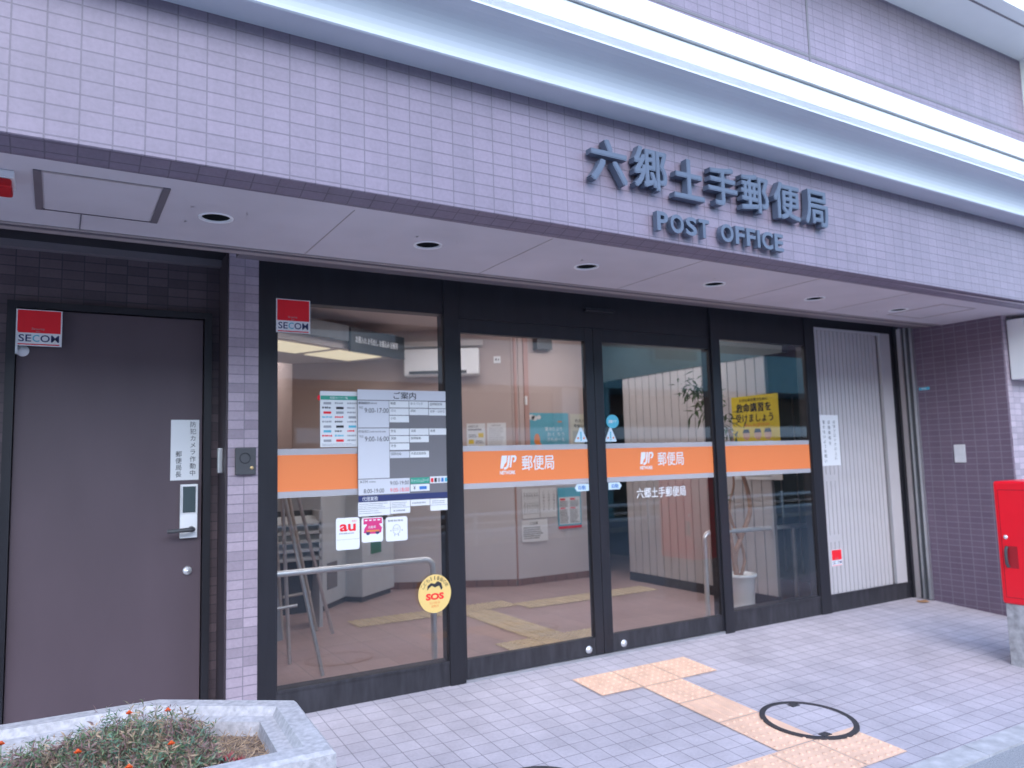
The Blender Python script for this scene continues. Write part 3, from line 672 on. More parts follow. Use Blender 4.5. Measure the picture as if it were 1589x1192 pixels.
F.lines(.006,.045,.19,.078,3,inkg,.45,5,.0035); F.lines(.006,.01,.15,.036,2,inkg,.4,6,.0035); F.lines(.215,.045,.325,.076,3,inkg,.45,7,.0035); F.lines(.225,.014,.32,.032,1,inkg,.6,8,.0035); F.lines(.35,.055,.46,.072,1,inkg,.6,9,.0035); F.lines(.485,.05,.585,.075,2,inkg,.45,10,.0035)
F.rect(0,.040,.336,.042,boardd,.0036); F.rect(.474,.042,W_,.044,boardd,.0036)
tag(F.build('information_board'), 'grey and white opening hours board headed ご案内 on the left window', 'notice board')
# three square cards under the board
def card(u0, v0, u1, v1, label):
    a = rs(u0, v0); b = rs(u1, v1); F = Flat((a[0], .009, a[1])); w, h = b[0]-a[0], b[1]-a[1]
    F.polyslab(rrect(0, 0, w, h, .014), whitev, .0014); return F, w, h
F, w, h = card(1.425,.898,1.569,1.085,'')
F.text('au', .022,.108,.122,.152,inkr,.002,.03); F.text('PAY', .10,.160,.128,.172,inkr,.002); F.lines(.02,.09,.125,.103,1,inkg,.6,11,.002); F.rect(.004,.060,w-.004,.0615,inkg,.002)
tag(F.build('window_card'), 'white card with red au lettering under the opening hours board', 'sticker', 'square cards on the left window')
F, w, h = card(1.582,.931,1.717,1.078,'')
F.poly([(.012,.058),(.018,.085),(.034,.105),(.012,.143),(.055,.122),(.068,.146),(.080,.120),(.128,.143),(.112,.105),(.130,.085),(.124,.055),(.10,.048),(.04,.05)], inkm)
F.rect(.012,.108,.13,.143,inkm,.0015)
F.text('自動車', .045,.082,.09,.098,whitev,.0024); F.disc(.04,.056,.013,.013,inkn,16,.002); F.disc(.10,.058,.013,.013,inkn,16,.002); F.rect(.03,.062,.112,.072,inko,.0022)
for k in range(4): F.rect(.02+k*.027,.128,.036+k*.027,.135,whitev,.0022)
tag(F.build('window_card'), 'white card with crimson car picture, middle of three cards on the left window', 'sticker', 'square cards on the left window')
F, w, h = card(1.735,.926,1.876,1.072,'')
F.lines(.015,.115,.125,.135,1,inkg,.6,12,.002)
F.mb.tube([F.P(.07+.024*math.cos(a/12*6.283), .07+.03*math.sin(a/12*6.283), .002) for a in range(13)], .0013, inkg, 6)
F.lines(.05,.062,.09,.082,2,inkg,.3,13,.002); F.rect(.055,.03,.06,.042,inkg,.002); F.rect(.08,.03,.085,.042,inkg,.002); F.rect(.03,.06,.036,.068,inkg,.002); F.rect(.104,.06,.110,.068,inkg,.002)
tag(F.build('window_card'), 'white card with thin grey line drawing, right of the crimson car card', 'sticker', 'square cards on the left window')
# round yellow sticker
a = rs(2.053, .583, -.03, -.0125); F = Flat((a[0], -.0125, a[1])); cream = mat('pale yellow sticker', (0.83, 0.58, 0.20), .5, 0, .02)
F.polyslab([(.112*math.cos(2*math.pi*k/48), .118*math.sin(2*math.pi*k/48)) for k in range(48)], cream, .0014)
F.text('SOS', -.062,-.038,.062,.004,inkr,.002,.05)
F.poly([(-.052,.022),(-.05,.05),(-.025,.068),(.0,.060),(.02,.075),(.045,.062),(.054,.03),(.044,.018),(.03,.046),(.0,.038),(-.02,.05),(-.04,.036)], ink, .002)
F.text('区内緊急',-.035,-.062,.035,-.048,inko,.002); F.text('避難所',-.026,-.084,.026,-.068,inko,.002)
for i, ch in enumerate('こども110番の家'):
    an = R(150-i*120/8); v, f, bb = glyphs(ch, .03); k = .024/max(bb[2]-bb[0], bb[3]-bb[1]); cc = (.094*math.cos(an), .096*math.sin(an)); ro = an-R(90)
    P = []
    for x, y in v:
        x = (x-(bb[0]+bb[2])/2)*k; y = (y-(bb[1]+bb[3])/2)*k
        P.append(F.P(cc[0]+x*math.cos(ro)-y*math.sin(ro), cc[1]+x*math.sin(ro)+y*math.cos(ro), .002))
    F.mb.add(P, f, ink)
tag(F.build('round_sticker'), 'round pale yellow sticker with red SOS lettering low on the left window', 'sticker')
# warning triangles, round and arrow stickers at the door meeting stiles
lb = mat('pale blue vinyl', (0.62, 0.76, 0.84), .5, 0, .02)
for u, label in (((3.156,3.269), 'pale blue warning triangle sticker on the left sliding door'), ((3.425,3.531), 'pale blue warning triangle sticker on the right sliding door')):
    a = rs(u[0], 1.511); b = rs(u[1], 1.613); F = Flat((a[0], .009, a[1])); w, h = b[0]-a[0], b[1]-a[1]
    F.polyslab([(0,.006),(.006,0),(w-.006,0),(w,.006),(w/2+.008,h),(w/2-.008,h)], lb, .0008)
    F.rect(w*.44,h*.22,w*.56,h*.72,inkc,.0012); F.disc(w*.5,h*.14,w*.06,w*.06,inkc,16,.0012); F.disc(w*.27,h*.27,w*.07,w*.07,inko,16,.0012); F.disc(w*.73,h*.27,w*.07,w*.07,inko,16,.0012)
    tag(F.build('triangle_sticker'), label, 'sticker', 'triangle stickers on the sliding doors')
a = rs(3.500, 1.658); F = Flat((a[0], .0085, a[1])); F.polyslab([(.058*math.cos(2*math.pi*k/32), .05*math.sin(2*math.pi*k/32)) for k in range(32)], inkc, .0006); F.text('自動ドア', -.035,-.012,.035,.012,whitev,.0012,.02)
tag(F.build('round_sticker'), 'round turquoise automatic door sticker on the right sliding door', 'sticker')
for u0, u1, sgn, label in ((3.144,3.266,-1,'small blue arrow sticker pointing left on the left sliding door'), (3.440,3.560,1,'small blue arrow sticker pointing right on the right sliding door')):
    a = rs(u0, 1.165); b = rs(u1, 1.215); F = Flat((a[0], .009, a[1])); w, h = b[0]-a[0], b[1]-a[1]
    pts = [(0,0),(w*.84,0),(w,h/2),(w*.84,h),(0,h)] if sgn > 0 else [(w,h),(w*.16,h),(0,h/2),(w*.16,0),(w,0)]
    F.polyslab(pts, lb, .0008); F.text('自動', w*.25,h*.2,w*.75,h*.8,inkb,.0012,.02)
    tag(F.build('arrow_sticker'), label, 'sticker', 'arrow stickers on the sliding doors')

# ================================================================ SMALL THINGS ON THE WALLS
t = thing('intercom', (.912, 0, 1.357), 'dark grey intercom box on the tiled pilaster beside the brown door', 'intercom')
mb = MB(); mb.box(.858, .968, -.03, -.001, 1.357, 1.509, darkg); mb.build('housing', t, bevel=.006)
mb = MB(); mb.lathe([(.0001,.002),(.008,.002),(.010,0)], (.945,-.031,1.395), mat('brass', (.6,.42,.2), .4, .8), 16, 'y'); mb.build('button', t)
mb = MB(); mb.lathe([(.030,.0),(.030,.0015),(.026,.0015),(.026,.0)], (.908,-.0305,1.45), black_al, 24, 'y'); mb.build('speaker_grille', t)
t = thing('entry_reader', (.81, .10, 1.37), 'slim silver reader on the side of the tiled pilaster', 'card reader')
mb = MB(); mb.box(.785, .8115, .085, .125, 1.37, 1.512, al_m); mb.build('housing', t, bevel=.006)
mb = MB(); mb.box(7.060, 7.0695, -.575, -.475, 1.262, 1.424, steel); o = mb.build('wall_plate', bevel=.002); tag(o, 'square steel cover plate on the dark tiled side wall', 'wall plate')
mb = MB(); mb.lathe([(.0001,.006),(.008,.006),(.010,0)], (7.060,-.527,1.345), steel, 16, 'x'); mb.build('screw', o)
F = Flat((7.069, -.185, 1.948), (0,-1,0), (0,0,1), (-1,0,0)); F.slab(0,0,.105,.026,inkc,.002); F.text('防犯', .03,.004,.075,.022,whitev,.003)
tag(F.build('wall_label'), 'small blue label strip on the dark tiled side wall', 'label')
t = thing('projecting_sign', (7.3, -1.05, 1.97), 'blank white box sign projecting from the tiled pier at right', 'sign')
mb = MB(); mb.box(7.13, 7.95, -1.125, -.985, 1.97, 2.495, white_metal); mb.build('sign_box', t, bevel=.008)
mb = MB(); mb.box(7.145, 7.93, -.985, -.965, 1.99, 2.518, trim_d); mb.build('back_plate', t)
mb = MB(); mb.lathe([(.0001,.004),(.009,.004),(.011,0)], (7.13,-.995,2.47), steel, 16, 'x'); mb.build('bolt', t)
t = thing('alarm_lamp', (-.25, -1.09, 2.45), 'red alarm lamp under the soffit at the far left', 'alarm lamp')
mb = MB(); mb.box(-.33, -.165, -1.16, -1.01, 2.505, 2.5345, plast); mb.build('base', t, bevel=.004)
rl = mat('red lamp plastic', (.55,.01,.015), .3, 0, .05)
mb = MB(); mb.box(-.32, -.172, -1.155, -1.015, 2.47, 2.5045, rl); mb.build('lens', t, bevel=.012)

# ================================================================ RED POST BOX
PX, PX1, PY1, PY0 = 5.711, 6.16, -1.497, -2.02; pz0, pz1 = .31, 1.155
t = thing('post_box', (5.93, -1.76, gz(-1.76)), 'red steel post box on a concrete plinth in front of the tiled pier', 'post box')
plinth_m = mat('stained plinth concrete', (.40,.375,.375), .9, 0, .3, 22, bump=.5, bscale=140, spec=.2)
mb = MB(); mb.box(PX, PX1, PY0, PY1, pz0, pz1, redp); mb.build('body', t, bevel=.022)
mb = MB(); mb.box(PX+.012, PX1-.012, PY0+.02, PY1-.012, gz(-2.0)-.05, pz0+.002, plinth_m); mb.build('plinth', t, bevel=.01)
mb = MB(); mb.lathe([(.0001,.012),(.006,.012),(.007,.006),(.013,.005),(.015,0)], (PX, -1.556, .768), steel, 24, 'x'); mb.build('lock', t)
mb = MB(); mb.box(PX-.002, PX+.004, -1.626, -1.545, .558, .708, mat('dark red recess plate', (.40,.006,.015), .5)); mb.build('handle_recess', t)
mb = MB(); mb.tube([(PX-.003,-1.562,.566),(PX-.014,-1.557,.585),(PX-.018,-1.556,.63),(PX-.014,-1.557,.685),(PX-.003,-1.562,.703)], .011, darkg, 10); mb.build('handle', t)
mb = MB(); dseam = mat('dark red seam', (.30,.004,.012), .5)
for q in ((PY0+.035,PY1-.03,pz0+.045,pz0+.048),(PY0+.035,PY1-.03,pz1-.062,pz1-.059),(PY1-.033,PY1-.030,pz0+.048,pz1-.062),(PY0+.035,PY0+.038,pz0+.048,pz1-.062)): mb.box(PX-.0012, PX+.003, *q, dseam)
mb.build('door_seam', t)
mb = MB(); mb.box(PX+.07, PX1-.07, PY0-.012, PY0+.02, .90, 1.02, darkg); mb.build('mail_slot', t)

# ================================================================ STREET-LEVEL THINGS
def manhole(cx, cy, r, label):
    t = thing('manhole_cover', (cx, cy, gz(cy)), label, 'manhole', 'round manhole covers in the pavement')
    def ring(ra, rb, dz, m, name):
        mb = MB(); sg = 64; v = []
        for q in (ra, rb):
            for k in range(sg):
                a = 2*math.pi*k/sg; x, y = cx+q*math.cos(a), cy+q*math.sin(a); v.append((x, y, gz(y)+dz))
        mb.add(v, [(k, sg+k, sg+(k+1)%sg, (k+1)%sg) for k in range(sg)], m); return mb
    mb = ring(r-.030, r, .013, iron, ''); sg = 64
    for q in (r-.030, r):
        v = []
        for dz in (.0, .013):
            for k in range(sg):
                a = 2*math.pi*k/sg; x, y = cx+q*math.cos(a), cy+q*math.sin(a); v.append((x, y, gz(y)+dz))
        mb.add(v, [(k, sg+k, sg+(k+1)%sg, (k+1)%sg) for k in range(sg)], iron)
    mb.build('rim', t)
    mb = MB(); v = [(cx+(r-.031)*math.cos(2*math.pi*k/64), cy+(r-.031)*math.sin(2*math.pi*k/64)) for k in range(64)]
    mb.add([(x, y, gz(y)+.0105) for x, y in v], [tuple(range(64))], paver); mb.build('paver_infill', t)
    for sx in (1, -1):
        a = R(62); px, py = cx+sx*(r-.055)*math.cos(a), cy+sx*(r-.055)*math.sin(a)
        mb = MB(); mb.box(px-.03, px+.03, py-.022, py+.022, gz(py)+.005, gz(py)+.0145, iron); mb.build('lift_notch', t)
    return t
mh = manhole(3.668, -1.475, .262, 'round manhole with paver infill cutting into the yellow tactile strip')
mb = MB(); v = [(3.668+.2315*math.cos(2*math.pi*k/64), -1.475+.2315*math.sin(2*math.pi*k/64)) for k in range(64)]
v = [p for p in v if p[0] < 3.51 or p[1] < -1.664]
lo = [p for p in v if p[1] < -1.66]; mb.add([(x, y, gz(y)+.0125) for x, y in lo], [tuple(range(len(lo)))], tact)
lf = [p for p in v if p[0] < 3.515 and p[1] > -1.66]; mb.add([(x, y, gz(y)+.0125) for x, y in lf], [tuple(range(len(lf)))], tact)
mb.build('tactile_infill', mh)
manhole(1.925, -1.450, .26, 'round manhole at the bottom edge, right of the planter')
# dead leaf
mb = MB(); lm = mat('dry brown leaf', (.36,.19,.10), .8, 0, .2)
L0 = Vector((6.90,-.165,gz(-.165)+.006)); pts = [(-.055,0,.004),(-.03,.018,.012),(0,.024,.008),(.03,.016,.016),(.058,.0,.006),(.03,-.018,.003),(0,-.024,.001),(-.03,-.016,.002)]
mb.add([L0+Vector((p[0]*.9+p[1]*.5, p[1]*1.2-p[0]*.6, p[2])) for p in pts]+[L0+Vector((0,0,.011))], [(i,(i+1)%8,8) for i in range(8)], lm)
tag(mb.build('dead_leaf'), 'dry brown leaf on the pavement at the foot of the side wall', 'leaf')

# ---- concrete planter
t = thing('planter', (-.3, -1.55, gz(-1.55)), 'white weathered concrete planter with cut corners in front of the brown door', 'planter')
zt = .5
outer = [(-1.05,-2.02),(.79,-2.02),(.825,-1.42),(.375,-1.08),(-.95,-1.05),(-1.35,-1.4)]
def inset(poly, d):
    n = len(poly); out = []
    for i in range(n):
        p0, p1, p2 = Vector(poly[i-1]), Vector(poly[i]), Vector(poly[(i+1)%n])
        e1 = (p1-p0).normalized(); e2 = (p2-p1).normalized()
        n1 = Vector((-e1.y, e1.x)); n2 = Vector((-e2.y, e2.x)); m_ = (n1+n2).normalized()
        q = p1+m_*(d/max(.3, m_.dot(n1))); out.append((q.x, q.y))
    return out
i1 = inset(outer, .085); i1b = inset(outer, .10); o2 = inset(outer, .03); i3 = inset(outer, .15)
mb = MB(); n = len(outer)
def strip(pa, za, pb, zb): mb.add([(x,y,za) for x,y in pa]+[(x,y,zb) for x,y in pb], [(i,(i+1)%n,n+(i+1)%n,n+i) for i in range(n)], concrete)
oa = inset(outer, .012)
strip(i1, zt, oa, zt); mb.f[-n:] = [f[::-1] for f in mb.f[-n:]]
strip(oa, zt, outer, zt-.012); mb.f[-n:] = [f[::-1] for f in mb.f[-n:]]
strip(outer, zt-.085, outer, zt-.012); strip(o2, zt-.095, outer, zt-.085); strip(inset(outer,.06), gz(-2.0)-.02, o2, zt-.095)
strip(i1, zt, i1b, zt-.03); strip(i1b, zt-.03, i3, zt-.035); strip(i3, zt-.035, inset(outer,.17), zt-.2)
mb.build('trough', t)
mb = MB(); si = inset(outer, .155); zc = zt-.085
N = 26; xs = [p[0] for p in si]; ys = [p[1] for p in si]; gx0, gx1, gy0, gy1 = min(xs), max(xs), min(ys), max(ys)
mb.add([(x,y,zc) for x,y in si], [tuple(range(len(si)))], soil)
rnd = random.Random(5)
for k in range(700):           # clods
    x, y = rnd.uniform(gx0+.05, gx1-.05), rnd.uniform(gy0+.03, gy1-.05)
    if x > .35 and (y > -1.42-(x-.375)*.75+.12 or True) and y > -1.13-(x-.2)*.72: continue
    r = rnd.uniform(.004, .012); mb.add([(x+r,y,zc),(x-r*.6,y+r*.8,zc),(x-r*.6,y-r*.8,zc),(x,y,zc+r)], [(0,1,3),(1,2,3),(2,0,3)], soil)
mb.build('soil', t)
greens = [mat('marigold leaf', (.13,.19,.085), .6, 0, .4, 25), mat('grey green leaf', (.20,.23,.14), .6, 0, .3, 25), mat('blue green leaf', (.12,.22,.14), .6, 0, .3, 25)]
straw = mat('dry straw stem', (.42,.29,.19), .8, 0, .3, 30); purple = mat('purple brown stem', (.26,.15,.14), .8, 0, .3, 30); redst = mat('red weed leaf', (.38,.06,.07), .6, 0, .3, 30)
flo = mat('orange petal', (.85,.13,.02), .5, 0, .15, 60)
def plant(cx, cy, rad, ht, count, flowers, label, mix=(.56,.22,.22), seed=0):
    rnd = random.Random(seed); t = thing('marigold_plant', (cx, cy, zc), label, 'plant', 'marigold plants in the planter')
    mb = MB()
    for k in range(count):
        a = rnd.uniform(0, 6.283); q = rad*math.sqrt(rnd.random()); x, y = cx+q*math.cos(a), cy+q*math.sin(a)
        hh = ht*(1-.55*(q/rad)**2)*rnd.uniform(.45, 1.1)
        lean = Vector((rnd.uniform(-.35,.35), rnd.uniform(-.35,.35), 1)).normalized()
        m_ = rnd.choices([rnd.choice(greens), straw, purple], mix)[0]
        p0 = Vector((x, y, zc-.004)); p1 = p0+lean*hh*.55; p2 = p1+(lean+Vector((rnd.uniform(-.5,.5), rnd.uniform(-.5,.5), -.1))).normalized()*hh*.45
        w = .0022
        sd_ = Vector((-lean.y, lean.x, 0)); sd_ = sd_.normalized() if sd_.length > 1e-4 else Vector((1,0,0))
        mb.add([p0-sd_*w, p0+sd_*w, p1+sd_*w*.8, p1-sd_*w*.8, p2], [(0,1,2,3),(3,2,4)], purple if rnd.random() < .5 else m_)
        for j in range(rnd.randint(10, 17)):      # feathery leaflets
            tt = rnd.uniform(.25, 1.0); base = p0.lerp(p1, tt/.6) if tt < .6 else p1.lerp(p2, (tt-.6)/.4)
            dv = Vector((rnd.uniform(-1,1), rnd.uniform(-1,1), rnd.uniform(-.15,.8))).normalized(); ln = rnd.uniform(.012, .034); wd = rnd.uniform(.0012, .0032)
            sv_ = dv.cross(Vector((rnd.uniform(-1,1), rnd.uniform(-1,1), rnd.uniform(-1,1)))).normalized()
            mb.add([base, base+dv*ln*.5+sv_*wd, base+dv*ln, base+dv*ln*.5-sv_*wd], [(0,1,2,3)], m_)
    mb.build('foliage', t)
    for (fx, fy, fz) in flowers:
        mb = MB(); c = Vector((cx+fx, cy+fy, zc+fz))
        for ringk, (rr_, lift, cnt) in enumerate(((.012,.002,9),(.008,.005,8),(.005,.008,6))):
            for k in range(cnt):
                a = 6.283*k/cnt+ringk*.4; d = Vector((math.cos(a), math.sin(a), 0)); s_ = Vector((-d.y, d.x, 0))*rr_*.42
                mb.add([c+Vector((0,0,lift-.004)), c+d*rr_*.6+s_+Vector((0,0,lift+.003)), c+d*rr_+Vector((0,0,lift)), c+d*rr_*.6-s_+Vector((0,0,lift+.003))], [(0,1,2,3)], flo)
        mb.tube([c-Vector((0,0,fz)), c], .0018, greens[0], 6); mb.build('flower', t)
    return t
plant(.26,-1.50,.25,.19,480,[(-.02,.06,.145),(.10,.03,.14)], 'tallest marigold plant at the middle of the white planter, two orange flowers', seed=1)
plant(.0,-1.58,.25,.15,460,[(.08,-.1,.12),(-.13,.13,.12)], 'bushy marigold plant left of the tallest one in the planter', seed=2)
plant(.34,-1.76,.18,.12,300,[(.0,.02,.11)], 'low marigold plant with one orange flower near the front right rim of the planter', (.55,.2,.25), seed=3)
plant(-.26,-1.64,.25,.14,440,[(.05,-.02,.12),(-.09,.05,.12)], 'marigold plant at the left end of the planter view with orange flowers', seed=4)
plant(.12,-1.83,.17,.10,300,[(-.05,.0,.10),(.09,-.02,.10)], 'short marigold plant at the front rim of the planter', seed=5)
plant(-.58,-1.6,.27,.13,360,[(.1,.0,.12)], 'marigold plant in the planter at the photo\'s left edge', seed=6)
# dry weeds and a red weed near the right end
t = thing('dry_weed', (.58,-1.62,zc), 'dry straw coloured weeds over bare soil at the right end of the planter', 'weed')
mb = MB(); rnd = random.Random(9)
for k in range(420):
    x = rnd.uniform(.42,.68); y = rnd.uniform(-1.86,-1.45)
    if y > -1.33-(x-.375)*.5: continue
    d = Vector((rnd.uniform(-1,1), rnd.uniform(-1,1), rnd.uniform(.05,.7))).normalized(); ln = rnd.uniform(.02,.06); s_ = d.cross(Vector((0,0,1))).normalized()*.0014
    p = Vector((x,y,zc)); mb.add([p-s_, p+s_, p+d*ln+s_*.4+Vector((0,0,-.004)), p+d*ln-s_*.4], [(0,1,2,3)], straw)
mb.build('stem', t)
t = thing('red_weed', (.50,-1.74,zc), 'small dark red weed beside the dry soil in the planter', 'weed')
mb = MB()
for k in range(170):
    x = .50+.05*rnd.uniform(-1,1); y = -1.74+.05*rnd.uniform(-1,1); d = Vector((rnd.uniform(-1,1), rnd.uniform(-1,1), rnd.uniform(.2,1))).normalized(); ln = rnd.uniform(.015,.045); s_ = d.cross(Vector((0,0,1))).normalized()*.003
    p = Vector((x,y,zc+rnd.uniform(0,.02))); mb.add([p, p+d*ln*.5+s_, p+d*ln, p+d*ln*.5-s_], [(0,1,2,3)], redst)
mb.build('leaf', t)

# ================================================================ INSIDE THE LOBBY
dc = Vector((-.861,.509,0)).normalized(); U_ch = -dc; N_ch = Vector((-.509,-.861,0)).normalized()    # chamfer wall: right direction and outward normal
def on_ch(u, z, off=.002): p = Vector((4.445,3.0,0))-U_ch*u+N_ch*off; return Vector((p.x, p.y, z))
# air conditioner
t = thing('air_conditioner', on_ch(.78, 2.35), 'white wall air conditioner high on the lobby wall', 'air conditioner')
def obox(mb, O, U, N, u0, u1, n0, n1, z0, z1, m):
    O = Vector(O); U = Vector(U); N = Vector(N)
    v = [O+U*u+N*n+Vector((0,0,z)) for z in (z0, z1) for u, n in ((u0,n0),(u1,n0),(u1,n1),(u0,n1))]
    mb.add(v, [(0,3,2,1),(4,5,6,7),(0,1,5,4),(1,2,6,5),(2,3,7,6),(3,0,4,7)], m)
Oc = on_ch(0, 0, 0)
mb = MB(); obox(mb, Oc, U_ch, N_ch, -1.20, -.36, .003, .2, 2.36, 2.66, plast); mb.build('body', t, bevel=.02)
mb = MB(); obox(mb, Oc, U_ch, N_ch, -1.14, -.50, .198, .206, 2.375, 2.41, darkg); mb.build('louver', t)
mb = MB(); obox(mb, Oc, U_ch, N_ch, -1.24, -.32, .002, .1, 2.70, 2.76, ceil_i); mb.build('duct_cover', t)
F = Flat(on_ch(.20, 2.50), U_ch, (0,0,1), N_ch); F.slab(0,0,.08,.08,plast,.008); F.rect(.02,.03,.035,.055,ink,.009); F.rect(.05,.03,.06,.05,ink,.009)
tag(F.build('wall_socket'), 'small white wall socket beside the air conditioner', 'wall socket')
mb = MB(); mb.box(4.74, 4.95, 2.90, 2.998, 2.66, 2.86, darkg); tag(mb.build('wall_speaker', bevel=.008), 'small black speaker high on the rear lobby wall', 'speaker')
mb = MB(); mb.box(4.60, 4.63, 2.97, 2.984, 2.02, 2.12, plast); tag(mb.build('light_switch', bevel=.003), 'white light switch on the lobby corner trim', 'light switch')
# posters on the chamfer wall
F = Flat(on_ch(.525, 1.50), U_ch, (0,0,1), N_ch); F.slab(0,0,.21,.32,paper,.002); F.text('お知らせ', .02,.27,.13,.30,ink,.004); F.lines(.02,.235,.19,.265,1,ink,.5,21,.004)
for k, (u, v) in enumerate(((.13,.16),(.02,.09),(.13,.02))): F.rect(u,v,u+.06,v+.05,inky,.0035); F.lines(.02 if k != 1 else .10,v,.11 if k != 1 else .19,v+.04,2,ink,.5,22+k,.004)
tag(F.build('poster'), 'white poster with yellow shapes, left of the plain sheet on the lobby wall', 'poster', 'sheets on the lobby wall')
F = Flat(on_ch(.295, 1.50), U_ch, (0,0,1), N_ch); F.slab(0,0,.215,.32,paper,.002); F.lines(.02,.02,.19,.27,12,inkg,.35,25,.004); F.lines(.05,.28,.16,.305,1,inkg,.5,26,.004)
tag(F.build('poster'), 'plain white printed sheet between the yellow-marked poster and the corner', 'poster', 'sheets on the lobby wall')
# posters on the rear wall
F = Flat((4.63, 2.996, 1.46)); sky_p = mat('poster sky blue', (.13,.42,.52), .5, 0, .05)
F.slab(0,0,.575,.47,sky_p,.002)
for u, v, a, b in ((.06,.42,.045,.03),(.10,.41,.04,.03),(.16,.42,.03,.025)): F.disc(u,v,a,b,paper,20,.004)
for k, (u, v) in enumerate(((.24,.26),(.27,.20),(.27,.14))): F.text(('夏のおたより','ふみの日','はがきで'), u,v,u+.25,v+.045,whitev,.004) if False else F.text(('夏のたより','おくろう','かもめーる')[k], u,v,u+.24,v+.045,whitev,.004)
F.disc(.13,.16,.04,.07,inko,20,.0035); F.disc(.16,.06,.035,.07,inko,20,.0036); F.rect(.42,.36,.48,.375,inko,.004); F.rect(0,0,.575,.05,inkn,.0032)
tag(F.build('poster'), 'blue landscape poster with white clouds and lettering on the rear lobby wall', 'poster', 'sheets on the lobby wall')
F = Flat((5.23, 2.996, 1.46)); cr = mat('cream poster', (.60,.56,.42), .6, 0, .03); F.slab(0,0,.32,.46,cr,.002); F.text('わたしの', .07,.36,.27,.40,ink,.004,.02); F.text('年金しめい', .05,.30,.28,.34,ink,.004,.02); F.rect(.03,.05,.29,.26,mat('pale olive print', (.42,.43,.36), .6),.0035)
tag(F.build('poster'), 'cream poster with two lines of black writing beside the blue poster', 'poster', 'sheets on the lobby wall')
F = Flat((4.52, 2.970, .735)); F.slab(0,0,.225,.335,paper,.002)
for k in range(6): F.vtext('お願いご注意下さい', .20-k*.034, .29, .022, ink, .028, n=.004)
tag(F.build('poster'), 'handwritten white sheet with dense columns below the orange band', 'poster', 'sheets on the lobby wall')
F = Flat((4.755, 2.970, .735)); F.slab(0,0,.225,.335,paper,.002)
for k in range(3): F.vtext('ご利用案内の件', .19-k*.07, .30, .022, ink, .033, n=.004)
tag(F.build('poster'), 'handwritten white sheet with three spaced columns, left of the blue bordered timetable', 'poster', 'sheets on the lobby wall')
F = Flat((4.505, 2.970, .475)); F.slab(0,0,.345,.245,paper,.002); F.lines(.02,.03,.31,.17,6,ink,.4,31,.004); F.text('ご注意', .11,.19,.21,.22,ink,.004)
tag(F.build('poster'), 'lowest white landscape sheet on the rear lobby wall', 'poster', 'sheets on the lobby wall')
F = Flat((5.0, 2.970, .59)); F.slab(0,0,.325,.47,inkc,.002); F.rect(.015,.05,.31,.36,paper,.0035); F.rect(0,.0,.325,.03,inkr,.0035)
for k in range(2):
    F.rect(.03+k*.14,.325,.10+k*.14,.345,inkr,.0042); F.rect(.03+k*.14,.225,.10+k*.14,.24,inkr,.0042); F.lines(.025+k*.14,.245,.15+k*.14,.32,4,ink,.5,33+k,.004); F.lines(.025+k*.14,.06,.15+k*.14,.22,8,ink,.5,36+k,.004)
tag(F.build('poster'), 'blue bordered timetable sheet with red bottom strip on the rear lobby wall', 'poster', 'sheets on the lobby wall')
# yellow poster on the ribbed partition
yel = mat('yellow poster', (.72,.54,.02), .5, 0, .03)
F = Flat((5.648, .845, 1.15), (0,-1,0), (0,0,1), (-1,0,0)); F.slab(0,0,.565,.79,yel,.002)
F.text('大切な命を救うために', .10,.735,.45,.765,ink,.004,.02); F.text('救命講習を', .06,.635,.48,.72,ink,.004,.03); F.text('受けましょう', .05,.54,.50,.62,ink,.004,.02); F.text('申込み受付中', .15,.495,.45,.53,inko,.004)
skin = mat('printed skin tone', (.62,.36,.22), .6)
for k, (u, m_) in enumerate(((.17,paper),(.31,lb),(.43,paper))):
    F.disc(u,.42,.042,.05,skin,20,.0036); F.poly([(u-.045,.44),(u-.03,.475),(u+.03,.475),(u+.045,.44)],ink,.004); F.poly([(u-.07,.22),(u-.05,.36),(u+.05,.36),(u+.07,.22)],m_,.0034)
F.disc(.33,.20,.10,.07,inkc,24,.0038); F.rect(.0,.0,.565,.09,paper,.0033); F.lines(.06,.02,.5,.08,2,inkg,.4,40,.004); F.text('あなたの手で', .06,.115,.28,.16,ink,.004)
tag(F.build('poster'), 'yellow poster with bold black writing on the ribbed partition', 'poster', 'sheets on the lobby wall')
# hanging sign boards
def hang(u0, u1, z0, z1, m, body, label):
    p0 = S0+ds*u0; F = Flat((p0.x, p0.y, z0), ds, (0,0,1), -dn); F.slab(0,0,u1-u0,z1-z0,m,.03)
    if body: F.text(body, .07, (z1-z0)*.38, (u1-u0)-.12, (z1-z0)*.66, whitev, .033, .03)
    return tag(F.build('hanging_sign'), label, 'sign', 'sign boards under the lobby ceiling')
hang(1.765, 2.638, 2.53, 2.775, black_al, 'お預入れ お引出し お振込み 記帳等', 'black sign board with white lettering under the lobby ceiling')
hang(.9, 1.735, 2.625, 2.78, mat('grey sign board', (.16,.17,.19), .5), '', 'blank grey sign board left of the black one')
